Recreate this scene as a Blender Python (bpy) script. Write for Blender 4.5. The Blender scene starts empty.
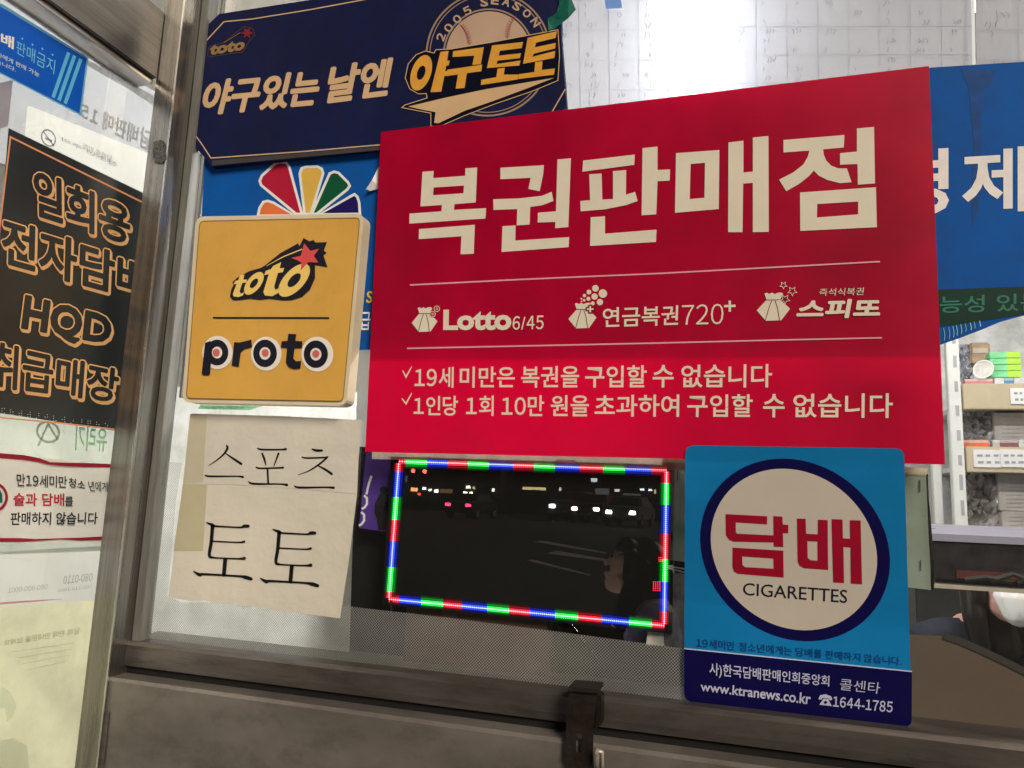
import bpy, bmesh, math, random
from mathutils import Vector, Matrix
from mathutils.geometry import tessellate_polygon
random.seed(7)
scn = bpy.context.scene
col = scn.collection

# ------------------------------------------------------------------ camera (solved from the vanishing points of the shop front)
FPX = 744.0
CAM = Vector((0, -1.05, 1.45))
AX = Vector((0.95515887, -0.00835416, -0.29597593))
AY = Vector((0.29364597, 0.15499478, 0.94326489))
AZ = Vector((0.03799454, -0.98787996, 0.15049781))
def ray(u, v):
    d = Vector(((u - 512) / FPX, (v - 384) / FPX, 1))
    return Vector((AX.dot(d), AY.dot(d), AZ.dot(d)))
def F(u, v, off=0.0):                 # point on the window front, `off` metres towards the street
    r = ray(u, v); return CAM + r * ((-off - CAM.y) / r.y)
XP = -0.957                            # right face of the corner post
XL = -1.003                            # left edge of the corner post
XG = -1.033                            # side glass
YP = -0.062                            # front of the corner post
def S(u, v, off=0.0):                 # point on the side glass
    r = ray(u, v); return CAM + r * ((XG + off - CAM.x) / r.x)

cd = bpy.data.cameras.new('camera'); cam = bpy.data.objects.new('camera', cd); col.objects.link(cam)
cd.sensor_width = 36; cd.lens = FPX / 1024 * 36; cd.clip_start = 0.02; cd.clip_end = 600
xr = Vector((AX.x, AY.x, AZ.x)); yd = Vector((AX.y, AY.y, AZ.y)); zf = Vector((AX.z, AY.z, AZ.z))
M = Matrix((( xr.x, -yd.x, -zf.x), (xr.y, -yd.y, -zf.y), (xr.z, -yd.z, -zf.z))).to_4x4()
M.translation = CAM; cam.matrix_world = M
scn.camera = cam

# ------------------------------------------------------------------ materials
def lin(c): return tuple(((x/255)/12.92 if x/255 <= .04045 else ((x/255+.055)/1.055)**2.4) for x in c)
KEY = (0.88, 0.76, 0.58)
def alb(c, k=1.0): return tuple(min(.86, max(.002, a/(b*k))) for a, b in zip(lin(c), KEY))
mats = {}
def nt(name):
    m = bpy.data.materials.new(name); m.use_nodes = True
    n = m.node_tree; n.nodes.clear(); return m, n, n.nodes, n.links
def coord(N, L, scale, stretch=(1, 1, 1)):
    tc = N.new('ShaderNodeTexCoord'); mp = N.new('ShaderNodeMapping')
    mp.inputs['Scale'].default_value = tuple(scale*s for s in stretch)
    L.new(tc.outputs['Object'], mp.inputs['Vector']); return mp.outputs['Vector']
def paint(name, base, rough=.5, var=.10, scale=9, metal=0, trans=0, tcol=None, bump=.0, bscale=60, stretch=(1, 1, 1), spec=.18, grime=.0, raw=False, emis=None, es=0):
    if name in mats: return mats[name]
    m, n, N, L = nt(name)
    b = tuple(base) if raw else alb(base)
    out = N.new('ShaderNodeOutputMaterial'); p = N.new('ShaderNodeBsdfPrincipled')
    vec = coord(N, L, scale, stretch)
    no = N.new('ShaderNodeTexNoise'); no.inputs['Detail'].default_value = 6; no.inputs['Scale'].default_value = 1; no.inputs['Roughness'].default_value = .62
    L.new(vec, no.inputs['Vector'])
    rp = N.new('ShaderNodeValToRGB'); e = rp.color_ramp.elements
    e[0].position = .3; e[1].position = .7
    e[0].color = (*[x*(1-var) for x in b], 1); e[1].color = (*[min(.97, x*(1+var)) for x in b], 1)
    L.new(no.outputs['Fac'], rp.inputs['Fac']); colr = rp.outputs['Color']
    if grime:
        n2 = N.new('ShaderNodeTexNoise'); n2.inputs['Scale'].default_value = 3.1; n2.inputs['Detail'].default_value = 8; n2.inputs['Roughness'].default_value = .7
        L.new(vec, n2.inputs['Vector'])
        r2 = N.new('ShaderNodeValToRGB'); r2.color_ramp.elements[0].position = .5; r2.color_ramp.elements[1].position = .72
        r2.color_ramp.elements[0].color = (0, 0, 0, 1); r2.color_ramp.elements[1].color = (grime,)*3+(1,)
        L.new(n2.outputs['Fac'], r2.inputs['Fac'])
        mx = N.new('ShaderNodeMixRGB'); mx.inputs['Color2'].default_value = (.03, .027, .022, 1)
        L.new(r2.outputs['Color'], mx.inputs['Fac']); L.new(colr, mx.inputs['Color1']); colr = mx.outputs['Color']
    L.new(colr, p.inputs['Base Color'])
    p.inputs['Metallic'].default_value = metal; p.inputs['Specular IOR Level'].default_value = spec
    mr = N.new('ShaderNodeMapRange'); mr.inputs['To Min'].default_value = max(.02, rough-.08); mr.inputs['To Max'].default_value = min(1, rough+.08)
    L.new(no.outputs['Fac'], mr.inputs['Value']); L.new(mr.outputs['Result'], p.inputs['Roughness'])
    if bump:
        nb = N.new('ShaderNodeTexNoise'); nb.inputs['Scale'].default_value = bscale; nb.inputs['Detail'].default_value = 4
        v2 = coord(N, L, 1, stretch); L.new(v2, nb.inputs['Vector'])
        bp = N.new('ShaderNodeBump'); bp.inputs['Strength'].default_value = bump; bp.inputs['Distance'].default_value = .01
        L.new(nb.outputs['Fac'], bp.inputs['Height']); L.new(bp.outputs['Normal'], p.inputs['Normal'])
    if emis:
        p.inputs['Emission Color'].default_value = (*emis, 1); p.inputs['Emission Strength'].default_value = es
    sh = p.outputs['BSDF']
    if trans:
        t = N.new('ShaderNodeBsdfTranslucent')
        if tcol: t.inputs['Color'].default_value = (*tcol, 1)
        else: L.new(colr, t.inputs['Color'])
        mx = N.new('ShaderNodeMixShader'); mx.inputs['Fac'].default_value = trans
        L.new(sh, mx.inputs[1]); L.new(t.outputs['BSDF'], mx.inputs[2]); sh = mx.outputs['Shader']
    L.new(sh, out.inputs['Surface']); mats[name] = m; return m
def emit(name, c, s):
    if name in mats: return mats[name]
    m, n, N, L = nt(name); out = N.new('ShaderNodeOutputMaterial'); e = N.new('ShaderNodeEmission')
    e.inputs['Color'].default_value = (*c, 1); e.inputs['Strength'].default_value = s
    L.new(e.outputs['Emission'], out.inputs['Surface']); mats[name] = m; return m
def glassy(name, f0=.075, f1=.6, tint=(.97, .985, .975), rough=0.0, haze=0.0, hazecol=(.6, .6, .58)):
    m, n, N, L = nt(name); out = N.new('ShaderNodeOutputMaterial')
    tr = N.new('ShaderNodeBsdfTransparent'); tr.inputs['Color'].default_value = (*tint, 1)
    gl = N.new('ShaderNodeBsdfGlossy'); gl.inputs['Roughness'].default_value = rough
    lw = N.new('ShaderNodeLayerWeight'); lw.inputs['Blend'].default_value = .5
    pw = N.new('ShaderNodeMath'); pw.operation = 'POWER'; pw.inputs[1].default_value = 5; L.new(lw.outputs['Facing'], pw.inputs[0])
    ma = N.new('ShaderNodeMath'); ma.operation = 'MULTIPLY_ADD'; ma.inputs[1].default_value = f1; ma.inputs[2].default_value = f0; L.new(pw.outputs[0], ma.inputs[0])
    mx = N.new('ShaderNodeMixShader'); L.new(ma.outputs[0], mx.inputs['Fac']); L.new(tr.outputs[0], mx.inputs[1]); L.new(gl.outputs[0], mx.inputs[2])
    sh = mx.outputs[0]
    if haze:
        d = N.new('ShaderNodeBsdfDiffuse'); d.inputs['Color'].default_value = (*hazecol, 1)
        no = N.new('ShaderNodeTexNoise'); no.inputs['Scale'].default_value = 1; no.inputs['Detail'].default_value = 7
        L.new(coord(N, L, 7, (1, 1, .5)), no.inputs['Vector'])
        mm = N.new('ShaderNodeMath'); mm.operation = 'MULTIPLY'; mm.inputs[1].default_value = haze*2; L.new(no.outputs['Fac'], mm.inputs[0])
        m2 = N.new('ShaderNodeMixShader'); L.new(mm.outputs[0], m2.inputs['Fac']); L.new(sh, m2.inputs[1]); L.new(d.outputs[0], m2.inputs[2]); sh = m2.outputs[0]
    L.new(sh, out.inputs['Surface']); mats[name] = m; return m
def dotfilm(name):
    m, n, N, L = nt(name); out = N.new('ShaderNodeOutputMaterial')
    tc = N.new('ShaderNodeTexCoord'); sp = N.new('ShaderNodeSeparateXYZ'); L.new(tc.outputs['Object'], sp.inputs[0])
    def mth(op, a, b=None):
        k = N.new('ShaderNodeMath'); k.operation = op
        for i, q in enumerate((a, b)):
            if q is None: continue
            if isinstance(q, (int, float)): k.inputs[i].default_value = q
            else: L.new(q, k.inputs[i])
        return k.outputs[0]
    PT = math.pi/.0042
    s = mth('MULTIPLY', mth('ADD', sp.outputs['X'], sp.outputs['Z']), PT); d = mth('MULTIPLY', mth('SUBTRACT', sp.outputs['X'], sp.outputs['Z']), PT)
    h = mth('MULTIPLY', mth('SINE', s), mth('SINE', d)); a = mth('ABSOLUTE', h)
    rp = N.new('ShaderNodeMapRange'); rp.inputs['From Min'].default_value = .12; rp.inputs['From Max'].default_value = .5
    rp.inputs['To Min'].default_value = .05; rp.inputs['To Max'].default_value = .52; L.new(a, rp.inputs['Value'])
    no = N.new('ShaderNodeTexNoise'); no.inputs['Scale'].default_value = 8; no.inputs['Detail'].default_value = 5; L.new(tc.outputs['Object'], no.inputs['Vector'])
    fac = mth('MULTIPLY', rp.outputs[0], mth('ADD', mth('MULTIPLY', no.outputs['Fac'], .9), .5))
    tr = N.new('ShaderNodeBsdfTransparent'); tr.inputs['Color'].default_value = (.93, .94, .92, 1)
    df = N.new('ShaderNodeBsdfDiffuse'); df.inputs['Color'].default_value = (.46, .48, .51, 1)
    tl = N.new('ShaderNodeBsdfTranslucent'); tl.inputs['Color'].default_value = (.75, .76, .72, 1)
    gl = N.new('ShaderNodeBsdfGlossy'); gl.inputs['Roughness'].default_value = .3
    m0 = N.new('ShaderNodeMixShader'); m0.inputs['Fac'].default_value = .5; L.new(df.outputs[0], m0.inputs[1]); L.new(tl.outputs[0], m0.inputs[2])
    m1 = N.new('ShaderNodeMixShader'); m1.inputs['Fac'].default_value = .12; L.new(m0.outputs[0], m1.inputs[1]); L.new(gl.outputs[0], m1.inputs[2])
    bp = N.new('ShaderNodeBump'); bp.inputs['Strength'].default_value = .6; bp.inputs['Distance'].default_value = .002; L.new(a, bp.inputs['Height']); L.new(bp.outputs[0], gl.inputs['Normal'])
    m2 = N.new('ShaderNodeMixShader'); L.new(fac, m2.inputs['Fac']); L.new(tr.outputs[0], m2.inputs[1]); L.new(m1.outputs[0], m2.inputs[2])
    L.new(m2.outputs[0], out.inputs['Surface']); mats[name] = m; return m

# ------------------------------------------------------------------ mesh helpers
class MB:
    def __init__(s): s.v = []; s.f = []
    def add(s, vs, fs):
        o = len(s.v); s.v += [Vector(x) for x in vs]; s.f += [tuple(i+o for i in f) for f in fs]; return s
    def box(s, a, b):
        x0, y0, z0 = a; x1, y1, z1 = b
        return s.add([(x0,y0,z0),(x1,y0,z0),(x1,y1,z0),(x0,y1,z0),(x0,y0,z1),(x1,y0,z1),(x1,y1,z1),(x0,y1,z1)],
                     [(3,2,1,0),(4,5,6,7),(0,1,5,4),(1,2,6,5),(2,3,7,6),(3,0,4,7)])
    def tube(s, pts, r, n=8):
        pts = [Vector(p) for p in pts]; rs = r if isinstance(r, (list, tuple)) else [r]*len(pts); o = len(s.v)
        for i, p in enumerate(pts):
            d = (pts[min(i+1, len(pts)-1)] - pts[max(i-1, 0)]).normalized()
            a = d.cross(Vector((0, 0, 1)) if abs(d.z) < .9 else Vector((1, 0, 0))).normalized(); b = d.cross(a)
            for k in range(n):
                t = 2*math.pi*k/n; s.v.append(p + (a*math.cos(t) + b*math.sin(t))*rs[i])
        for i in range(len(pts)-1):
            for k in range(n): s.f.append((o+i*n+k, o+i*n+(k+1) % n, o+(i+1)*n+(k+1) % n, o+(i+1)*n+k))
        s.f.append(tuple(o+k for k in range(n))[::-1]); s.f.append(tuple(o+(len(pts)-1)*n+k for k in range(n))); return s
    def build(s, name, mat, parent=None, loc=None, bevel=0, smooth=False):
        me = bpy.data.meshes.new(name)
        root = Vector(loc) if loc is not None else (Vector((0, 0, 0)) if parent is None else rootloc(parent))
        me.from_pydata([v - root for v in s.v], [], s.f)
        if bevel:
            bm = bmesh.new(); bm.from_mesh(me)
            bmesh.ops.remove_doubles(bm, verts=bm.verts, dist=1e-6)
            bmesh.ops.bevel(bm, geom=[e for e in bm.edges if len(e.link_faces) == 2 and e.calc_face_angle(0) > .5], offset=bevel, segments=2, affect='EDGES', clamp_overlap=True)
            bm.to_mesh(me); bm.free()
        me.validate()
        if smooth: me.polygons.foreach_set('use_smooth', [True]*len(me.polygons))
        o = bpy.data.objects.new(name, me); col.objects.link(o)
        if mat: me.materials.append(mat)
        if parent is not None: o.parent = parent
        else: o.location = root
        return o
def rootloc(o):
    t = Vector((0, 0, 0))
    while o is not None: t += o.location; o = o.parent
    return t
def tag(o, label=None, cat=None, group=None, kind=None):
    if label: o['label'] = label
    if cat: o['category'] = cat
    if group: o['group'] = group
    if kind: o['kind'] = kind
    return o
def thing(name, label, cat, loc, group=None):
    o = bpy.data.objects.new(name, None); col.objects.link(o); o.location = loc; o.empty_display_size = .05
    return tag(o, label, cat, group)
def struct(name, mb, mat, **k):
    o = mb.build(name, mat, **k); o['kind'] = 'structure'; return o
def copy_tree(o, delta, label=None):
    c = o.copy(); col.objects.link(c); c.location = o.location + Vector(delta)
    if label: c['label'] = label
    for ch in list(o.children):
        k = ch.copy(); col.objects.link(k); k.parent = c
        for g in ch.children: q = g.copy(); col.objects.link(q); q.parent = k
    return c

# flat artwork: polygons given in photo measurements, laid onto the real plane of their sign
class Art:
    def __init__(s, fn): s.fn = fn; s.m = MB()
    def poly(s, pts, off, holes=()):
        loops = [[Vector((p[0], p[1], 0)) for p in lp] for lp in [pts]+list(holes)]
        flat = [p for lp in loops for p in lp]
        tr = tessellate_polygon(loops)
        s.m.add([s.fn(p.x, p.y, off) for p in flat], [tuple(t) for t in tr]); return s
    def grid(s, quad, off, nx=8, ny=8, wob=0):
        TL, TR, BR, BL = [Vector(q) for q in quad]; vs = []; fs = []
        for j in range(ny+1):
            for i in range(nx+1):
                a = i/nx; b = j/ny; p = (TL*(1-a)+TR*a)*(1-b)+(BL*(1-a)+BR*a)*b
                vs.append(s.fn(p.x, p.y, off + wob*math.sin(a*7+b*3)*math.sin(b*5+a*2)))
        for j in range(ny):
            for i in range(nx): k = j*(nx+1)+i; fs.append((k, k+1, k+nx+2, k+nx+1))
        s.m.add(vs, fs); return s
    def stroke(s, pts, w, off, closed=False):
        pts = [Vector((p[0], p[1])) for p in pts]; n = len(pts); L_ = []; R_ = []
        for i in range(n):
            ww = (w[i] if isinstance(w, (list, tuple)) else w)/2
            a = pts[i-1] if (i > 0 or closed) else None; b = pts[(i+1) % n] if (i < n-1 or closed) else None
            d1 = (pts[i]-a).normalized() if a is not None else None; d2 = (b-pts[i]).normalized() if b is not None else None
            if d1 is None: d1 = d2
            if d2 is None: d2 = d1
            t = d1+d2
            t = t.normalized() if t.length > 1e-4 else d1
            nn = Vector((-t.y, t.x)); k = max(.45, abs(nn.dot(Vector((-d1.y, d1.x)))))
            L_.append(pts[i]+nn*ww/k); R_.append(pts[i]-nn*ww/k)
        vs = [s.fn(p.x, p.y, off) for p in L_+R_]; fs = []
        for i in range(n if closed else n-1): j = (i+1) % n; fs.append((i, j, n+j, n+i))
        s.m.add(vs, fs); return s
    def brush(s, pts, off, sub=5):          # (x, y, width) strokes with round swelling ends
        P = []
        for i in range(len(pts)-1):
            p0 = pts[max(i-1, 0)]; p1 = pts[i]; p2 = pts[i+1]; p3 = pts[min(i+2, len(pts)-1)]
            for k in range(sub):
                t = k/sub
                P.append([.5*((2*p1[c])+(-p0[c]+p2[c])*t+(2*p0[c]-5*p1[c]+4*p2[c]-p3[c])*t*t+(-p0[c]+3*p1[c]-3*p2[c]+p3[c])*t**3) for c in (0, 1, 2)])
        P.append(list(pts[-1]))
        d = Vector((P[-1][0]-P[-2][0], P[-1][1]-P[-2][1])).normalized(); w = P[-1][2]
        P.append([P[-1][0]+d.x*w*.35, P[-1][1]+d.y*w*.35, w*.7]); P.append([P[-1][0]+d.x*w*.15, P[-1][1]+d.y*w*.15, w*.1])
        return s.stroke([(p[0], p[1]) for p in P], [max(.15, p[2]) for p in P], off)
    def disc(s, c, u, v, off, hole=None, n=40, ang=(0, 2*math.pi)):
        pts = [(c[0]+math.cos(t)*u[0]+math.sin(t)*v[0], c[1]+math.cos(t)*u[1]+math.sin(t)*v[1]) for t in [ang[0]+(ang[1]-ang[0])*k/n for k in range(n)]]
        if hole is None: return s.poly(pts, off)
        hp = [(c[0]+(x-c[0])*hole, c[1]+(y-c[1])*hole) for x, y in pts]
        vs = [s.fn(x, y, off) for x, y in pts+hp]; s.m.add(vs, [(i, (i+1) % n, n+(i+1) % n, n+i) for i in range(n)]); return s
    def text(s, string, quad, off, bold=0.0, fat=0.0, n=10):
        if fat:
            for k in range(n):
                t = 2*math.pi*k/n; s.text(string, [(p[0]+fat*math.cos(t), p[1]+fat*math.sin(t)) for p in quad], off-.000012*(k+1), bold)
        vs, fs = text_geo(string, bold)
        x0 = min(p[0] for p in vs); x1 = max(p[0] for p in vs); y0 = min(p[1] for p in vs); y1 = max(p[1] for p in vs)
        TL, TR, BR, BL = [Vector(q) for q in quad]; out = []
        for x, y in vs:
            a = (x-x0)/(x1-x0); b = (y1-y)/(y1-y0)
            p = (TL*(1-a)+TR*a)*(1-b)+(BL*(1-a)+BR*a)*b; out.append(s.fn(p.x, p.y, off))
        s.m.add(out, fs); return s
    def build(s, name, mat, parent, **k): return s.m.build(name, mat, parent, **k)
_tx = {}
FULL = {str(d): chr(0xFF10+d) for d in range(10)}
def text_geo(string, bold):
    if (string, bold) in _tx: return _tx[(string, bold)]
    if any(c.isdigit() for c in string):            # set glyph by glyph so that figures come in the same face as the Hangul
        vs = []; fs = []; x = 0.0
        for c in string:
            if c == ' ': x += .26; continue
            v, f = glyphs(FULL.get(c, c), bold); a = min(p[0] for p in v); b = max(p[0] for p in v); o = len(vs)
            hang = ord(c) > 0x1100
            adv, off = (.92, (.92-(b-a))/2-a) if hang else ((b-a)+.10, .05-a)
            vs += [(p[0]+off+x, p[1]) for p in v]; fs += [tuple(i+o for i in q) for q in f]; x += adv
        _tx[(string, bold)] = (vs, fs); return vs, fs
    return glyphs(string, bold)
def glyphs(string, bold):
    if (string, bold) in _tx: return _tx[(string, bold)]
    cu = bpy.data.curves.new('lettering', 'FONT'); cu.body = string; cu.offset = bold; cu.resolution_u = 3
    o = bpy.data.objects.new('lettering', cu); col.objects.link(o)
    dg = bpy.context.evaluated_depsgraph_get(); dg.update()
    me = bpy.data.meshes.new_from_object(o.evaluated_get(dg))
    r = ([(v.co.x, v.co.y) for v in me.vertices], [tuple(p.vertices) for p in me.polygons])
    bpy.data.objects.remove(o); bpy.data.curves.remove(cu); bpy.data.meshes.remove(me)
    _tx[(string, bold)] = r; return r
def Z(x0, y0, sc):                    # measurements taken on an enlarged crop of the photo
    return lambda pts: [(x0+p[0]/sc, y0+p[1]/sc) + tuple(q/sc for q in p[2:]) for p in pts]
def rrect(q, r, n=5):
    TL, TR, BR, BL = [Vector(p) for p in q]; out = []
    for c, a, b in ((TL, BL, TR), (TR, TL, BR), (BR, TR, BL), (BL, BR, TL)):
        p = c+(a-c).normalized()*r; w = c+(b-c).normalized()*r
        for k in range(n+1):
            t = k/n; x = p.lerp(c, t).lerp(c.lerp(w, t), t); out.append((x.x, x.y))
    return out
def slab(fn, pts, off, back, into):    # a board: face polygon + straight sides back to the glass (into = unit vector)
    mb = MB(); fr = [fn(p[0], p[1], off) for p in pts]; n = len(fr); bk = [p+Vector(into)*(off-back) for p in fr]
    tr = tessellate_polygon([[Vector((p[0], p[1], 0)) for p in pts]])
    mb.add(fr+bk, [tuple(t) for t in tr]+[tuple(n+i for i in t[::-1]) for t in tr]+[(i, (i+1) % n, n+(i+1) % n, n+i) for i in range(n)])
    return mb
INTO = (0, 1, 0)
LX, LZ = (1, 0, 0), (0, 0, 1)

# ------------------------------------------------------------------ remeshed figures
def capsule(mb, p1, r1, p2, r2, sq=(1, 1, 1)):
    bm = bmesh.new()
    for p, r in ((p1, r1), (p2, r2)):
        bmesh.ops.create_icosphere(bm, subdivisions=2, radius=r, matrix=Matrix.Translation(Vector(p)) @ Matrix.Diagonal((*sq, 1)))
    if (Vector(p1)-Vector(p2)).length > 1e-5:
        g = bmesh.ops.convex_hull(bm, input=bm.verts)
        bmesh.ops.delete(bm, geom=list({x for x in g['geom_interior']+g['geom_unused'] if isinstance(x, bmesh.types.BMVert)}), context='VERTS')
    bm.verts.index_update(); mb.add([v.co.copy() for v in bm.verts], [tuple(v.index for v in f.verts) for f in bm.faces]); bm.free()
def chain(mb, pts):
    for i in range(len(pts)-1): capsule(mb, pts[i][0], pts[i][1], pts[i+1][0], pts[i+1][1])
def remeshed(mb, name, mat, parent, voxel=.006, sm=3):
    me = bpy.data.meshes.new('raw'); me.from_pydata(mb.v, [], mb.f)
    o = bpy.data.objects.new('raw', me); col.objects.link(o)
    r = o.modifiers.new('r', 'REMESH'); r.mode = 'VOXEL'; r.voxel_size = voxel
    s_ = o.modifiers.new('s', 'SMOOTH'); s_.iterations = sm; s_.factor = .5
    dg = bpy.context.evaluated_depsgraph_get(); dg.update()
    m2 = bpy.data.meshes.new_from_object(o.evaluated_get(dg)); m2.name = name
    bpy.data.objects.remove(o); bpy.data.meshes.remove(me)
    m2.polygons.foreach_set('use_smooth', [True]*len(m2.polygons)); m2.materials.clear(); m2.materials.append(mat)
    q = bpy.data.objects.new(name, m2); col.objects.link(q); q.parent = parent; return q
def person(label, loc, rz, seated=False, mask=False, phone=False, top=None, hair_long=True, bow=.07):
    root = thing('person', label, 'person', loc); root.rotation_euler = (0, 0, rz)
    dz = -.42 if seated else 0
    skin = paint('skin_pale', (.80, .58, .47), .5, .06, raw=True) if phone else paint('skin', (190, 138, 114), .5, .06); hairm = paint('hair', (.010, .008, .007), .38, .2, 80, raw=True, stretch=(1, 1, .1))
    V = lambda x, y, z: Vector((x, y, z+dz))
    hc = V(0, -bow, 1.46)                     # head centre, bowed forward
    B = MB()
    capsule(B, V(0, .01, .95), .105, V(0, .0, 1.12), .095, (1.25, .85, 1)); capsule(B, V(0, 0, 1.12), .10, V(0, .0, 1.27), .115, (1.25, .8, 1))
    capsule(B, V(-.12, .0, 1.30), .055, V(.12, .0, 1.30), .055); capsule(B, V(0, .0, 1.29), .052, hc+Vector((0, .02, -.06)), .047)
    rot = Matrix.Rotation(-.45 if phone else -.25, 3, 'X')
    H = lambda x, y, z: hc + rot @ Vector((x, y, z))
    capsule(B, H(0, .015, .035), .085, H(0, -.005, .0), .078, (.9, 1.05, 1)); capsule(B, H(0, -.02, -.04), .06, H(0, -.045, -.075), .036, (1, .9, 1))
    capsule(B, H(0, -.086, .002), .008, H(0, -.098, -.026), .0105); capsule(B, H(-.016, -.083, -.058), .008, H(.016, -.083, -.058), .008)
    for s in (-1, 1):
        capsule(B, H(s*.03, -.078, .012), .014, H(s*.034, -.078, .012), .014); capsule(B, H(s*.082, .01, .012), .016, H(s*.082, .012, -.02), .012, (.5, 1, 1))
        capsule(B, H(s*.018, -.085, .03), .008, H(s*.045, -.076, .032), .007)
    arms = []
    for s in (-1, 1):
        sh = V(s*.165, .01, 1.285); el = V(s*.205, -.03, 1.03); wr = V(s*.055, -.245, 1.11) if phone else V(s*.12, -.27, 1.0)
        arms.append((sh, el, wr)); chain(B, [(sh, .05), (el, .036)]); chain(B, [(el, .036), (wr, .024)])
        d = (Vector((s*.012, -.30, wr.z+.045))-wr).normalized() if phone else Vector((-s*.5, -1, -.1)).normalized()
        pc = wr + d*.05; side = Vector((0, -.35, .9)).normalized() if phone else Vector((1, -.3, 0)).normalized()
        capsule(B, wr+d*.015, .024, pc+d*.02, .026, (1, 1, 1))
        for k in range(4):
            b0 = pc+d*.02+side*(.027-.018*k); ln = (.036, .041, .038, .030)[k]; c = Vector((-s*.8, -.1, .1)) if phone else Vector((0, 0, -1))
            b1 = b0+(d*.9+c*.3)*ln; b2 = b1+(d*.45+c*.8)*ln*.75; b3 = b2+(d*.0+c)*ln*.55
            chain(B, [(b0, .0095), (b1, .0088), (b2, .008), (b3, .007)])
        t0 = wr+d*.02+side*.018; t1 = t0+(side*.7+d*.5)*.035; t2 = t1+(side*.3+d*.9)*.03; chain(B, [(t0, .012), (t1, .0105), (t2, .0085)])
    legs = []
    for s in (-1, 1):
        hip = V(s*.085, 0, .92)
        kn, an = (V(s*.11, -.42, .93), V(s*.11, -.40, .50)) if seated else (V(s*.09, -.02, .50), V(s*.09, .02, .09))
        toe = an+Vector((0, -.15, -.05)); legs.append((hip, kn, an, toe))
        chain(B, [(hip, .085), (kn, .055)]); chain(B, [(kn, .055), (an, .036)]); capsule(B, an+Vector((0, .03, -.045)), .03, toe, .025)
    remeshed(B, 'body', skin, root, .005, 3)
    T = MB()
    capsule(T, V(0, .01, .93), .118, V(0, 0, 1.12), .108, (1.25, .88, 1)); capsule(T, V(0, 0, 1.12), .113, V(0, 0, 1.25), .127, (1.24, .83, 1))
    capsule(T, V(-.13, 0, 1.295), .066, V(.13, 0, 1.295), .066)
    for sh, el, wr in arms: chain(T, [(sh, .064), (el, .050)]); chain(T, [(el, .050), (el.lerp(wr, .88), .036)])
    remeshed(T, 'jacket', top, root, .007, 4)
    G = MB()
    for hip, kn, an, toe in legs: chain(G, [(hip, .102), (kn, .068)]); chain(G, [(kn, .068), (an+Vector((0, 0, .03)), .052)])
    capsule(G, V(-.05, 0, .93), .10, V(.05, 0, .93), .10)
    remeshed(G, 'trousers', paint('trousers', (40, 40, 46), .8, .15, 30), root, .009, 4)
    for hip, kn, an, toe in legs:
        K = MB(); capsule(K, an+Vector((0, .03, -.045)), .042, toe, .034); remeshed(K, 'shoe', paint('shoe', (50, 48, 46), .6), root, .006, 2)
    Hh = MB()
    capsule(Hh, H(0, .025, .045), .094, H(0, .03, .02), .092, (.93, 1.02, 1)); capsule(Hh, H(-.055, -.058, .07), .034, H(.055, -.058, .07), .034); capsule(Hh, H(-.05, -.074, .05), .022, H(.05, -.074, .05), .022)
    for s in (-1, 1): capsule(Hh, H(s*.072, -.035, .05), .026, H(s*.080, -.012, -.03), .018)
    if hair_long:
        for s in (-1, 1): chain(Hh, [(H(s*.075, .02, .03), .035), (H(s*.085, .02, -.08), .034), (H(s*.08, .03, -.18), .026)])
        capsule(Hh, H(0, .07, -.02), .075, H(0, .06, -.16), .06)
    remeshed(Hh, 'hair', hairm, root, .005, 3)
    E_ = MB()
    for s in (-1, 1): capsule(E_, H(s*.032, -.088, .010), .0065, H(s*.036, -.086, .010), .0065)
    remeshed(E_, 'eye', paint('eye', (.02, .015, .012), .2, raw=True), root, .002, 0)
    if mask:
        K = MB(); capsule(K, H(0, -.055, -.03), .058, H(0, -.055, -.07), .046, (1.05, .95, 1)); remeshed(K, 'face_mask', paint('face_mask', (225, 222, 218), .8, .04), root, .004, 3)
    return root, V(0, -.268, 1.20)

# ================================================================== MATERIALS IN USE
steel = paint('post_steel', (.25, .238, .225), .28, .38, 3, metal=.85, raw=True, bump=.05, bscale=14, stretch=(18, 18, .6), grime=.35)
steel_h = paint('beam_steel', (.115, .108, .104), .33, .3, 4, metal=.75, raw=True, bump=.05, bscale=14, stretch=(12, .6, 12), grime=.3)
panel_steel = paint('panel_steel', (.175, .16, .152), .38, .38, 3.5, metal=.4, raw=True, bump=.06, bscale=9, stretch=(1.0, 1, 1.8), grime=.4)
ledge_steel = paint('ledge_steel', (.115, .103, .10), .33, .45, 6, metal=.55, raw=True, bump=.08, bscale=22, stretch=(.5, 3, 3), grime=.55)
darkgap = paint('dark_gap', (.012, .012, .014), .7, .2, raw=True)
alu = paint('aluminium', (.22, .22, .215), .55, .25, 12, metal=.3, raw=True, stretch=(8, 8, .6), grime=.3)
cream = paint('cream_print', (221, 201, 168), .45, .05, 14, trans=.12, spec=.15)
glass_front = glassy('window_glass', .105, .6, haze=.0015)
glass_side = glassy('side_glass', .06, .45, haze=.02)

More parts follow.
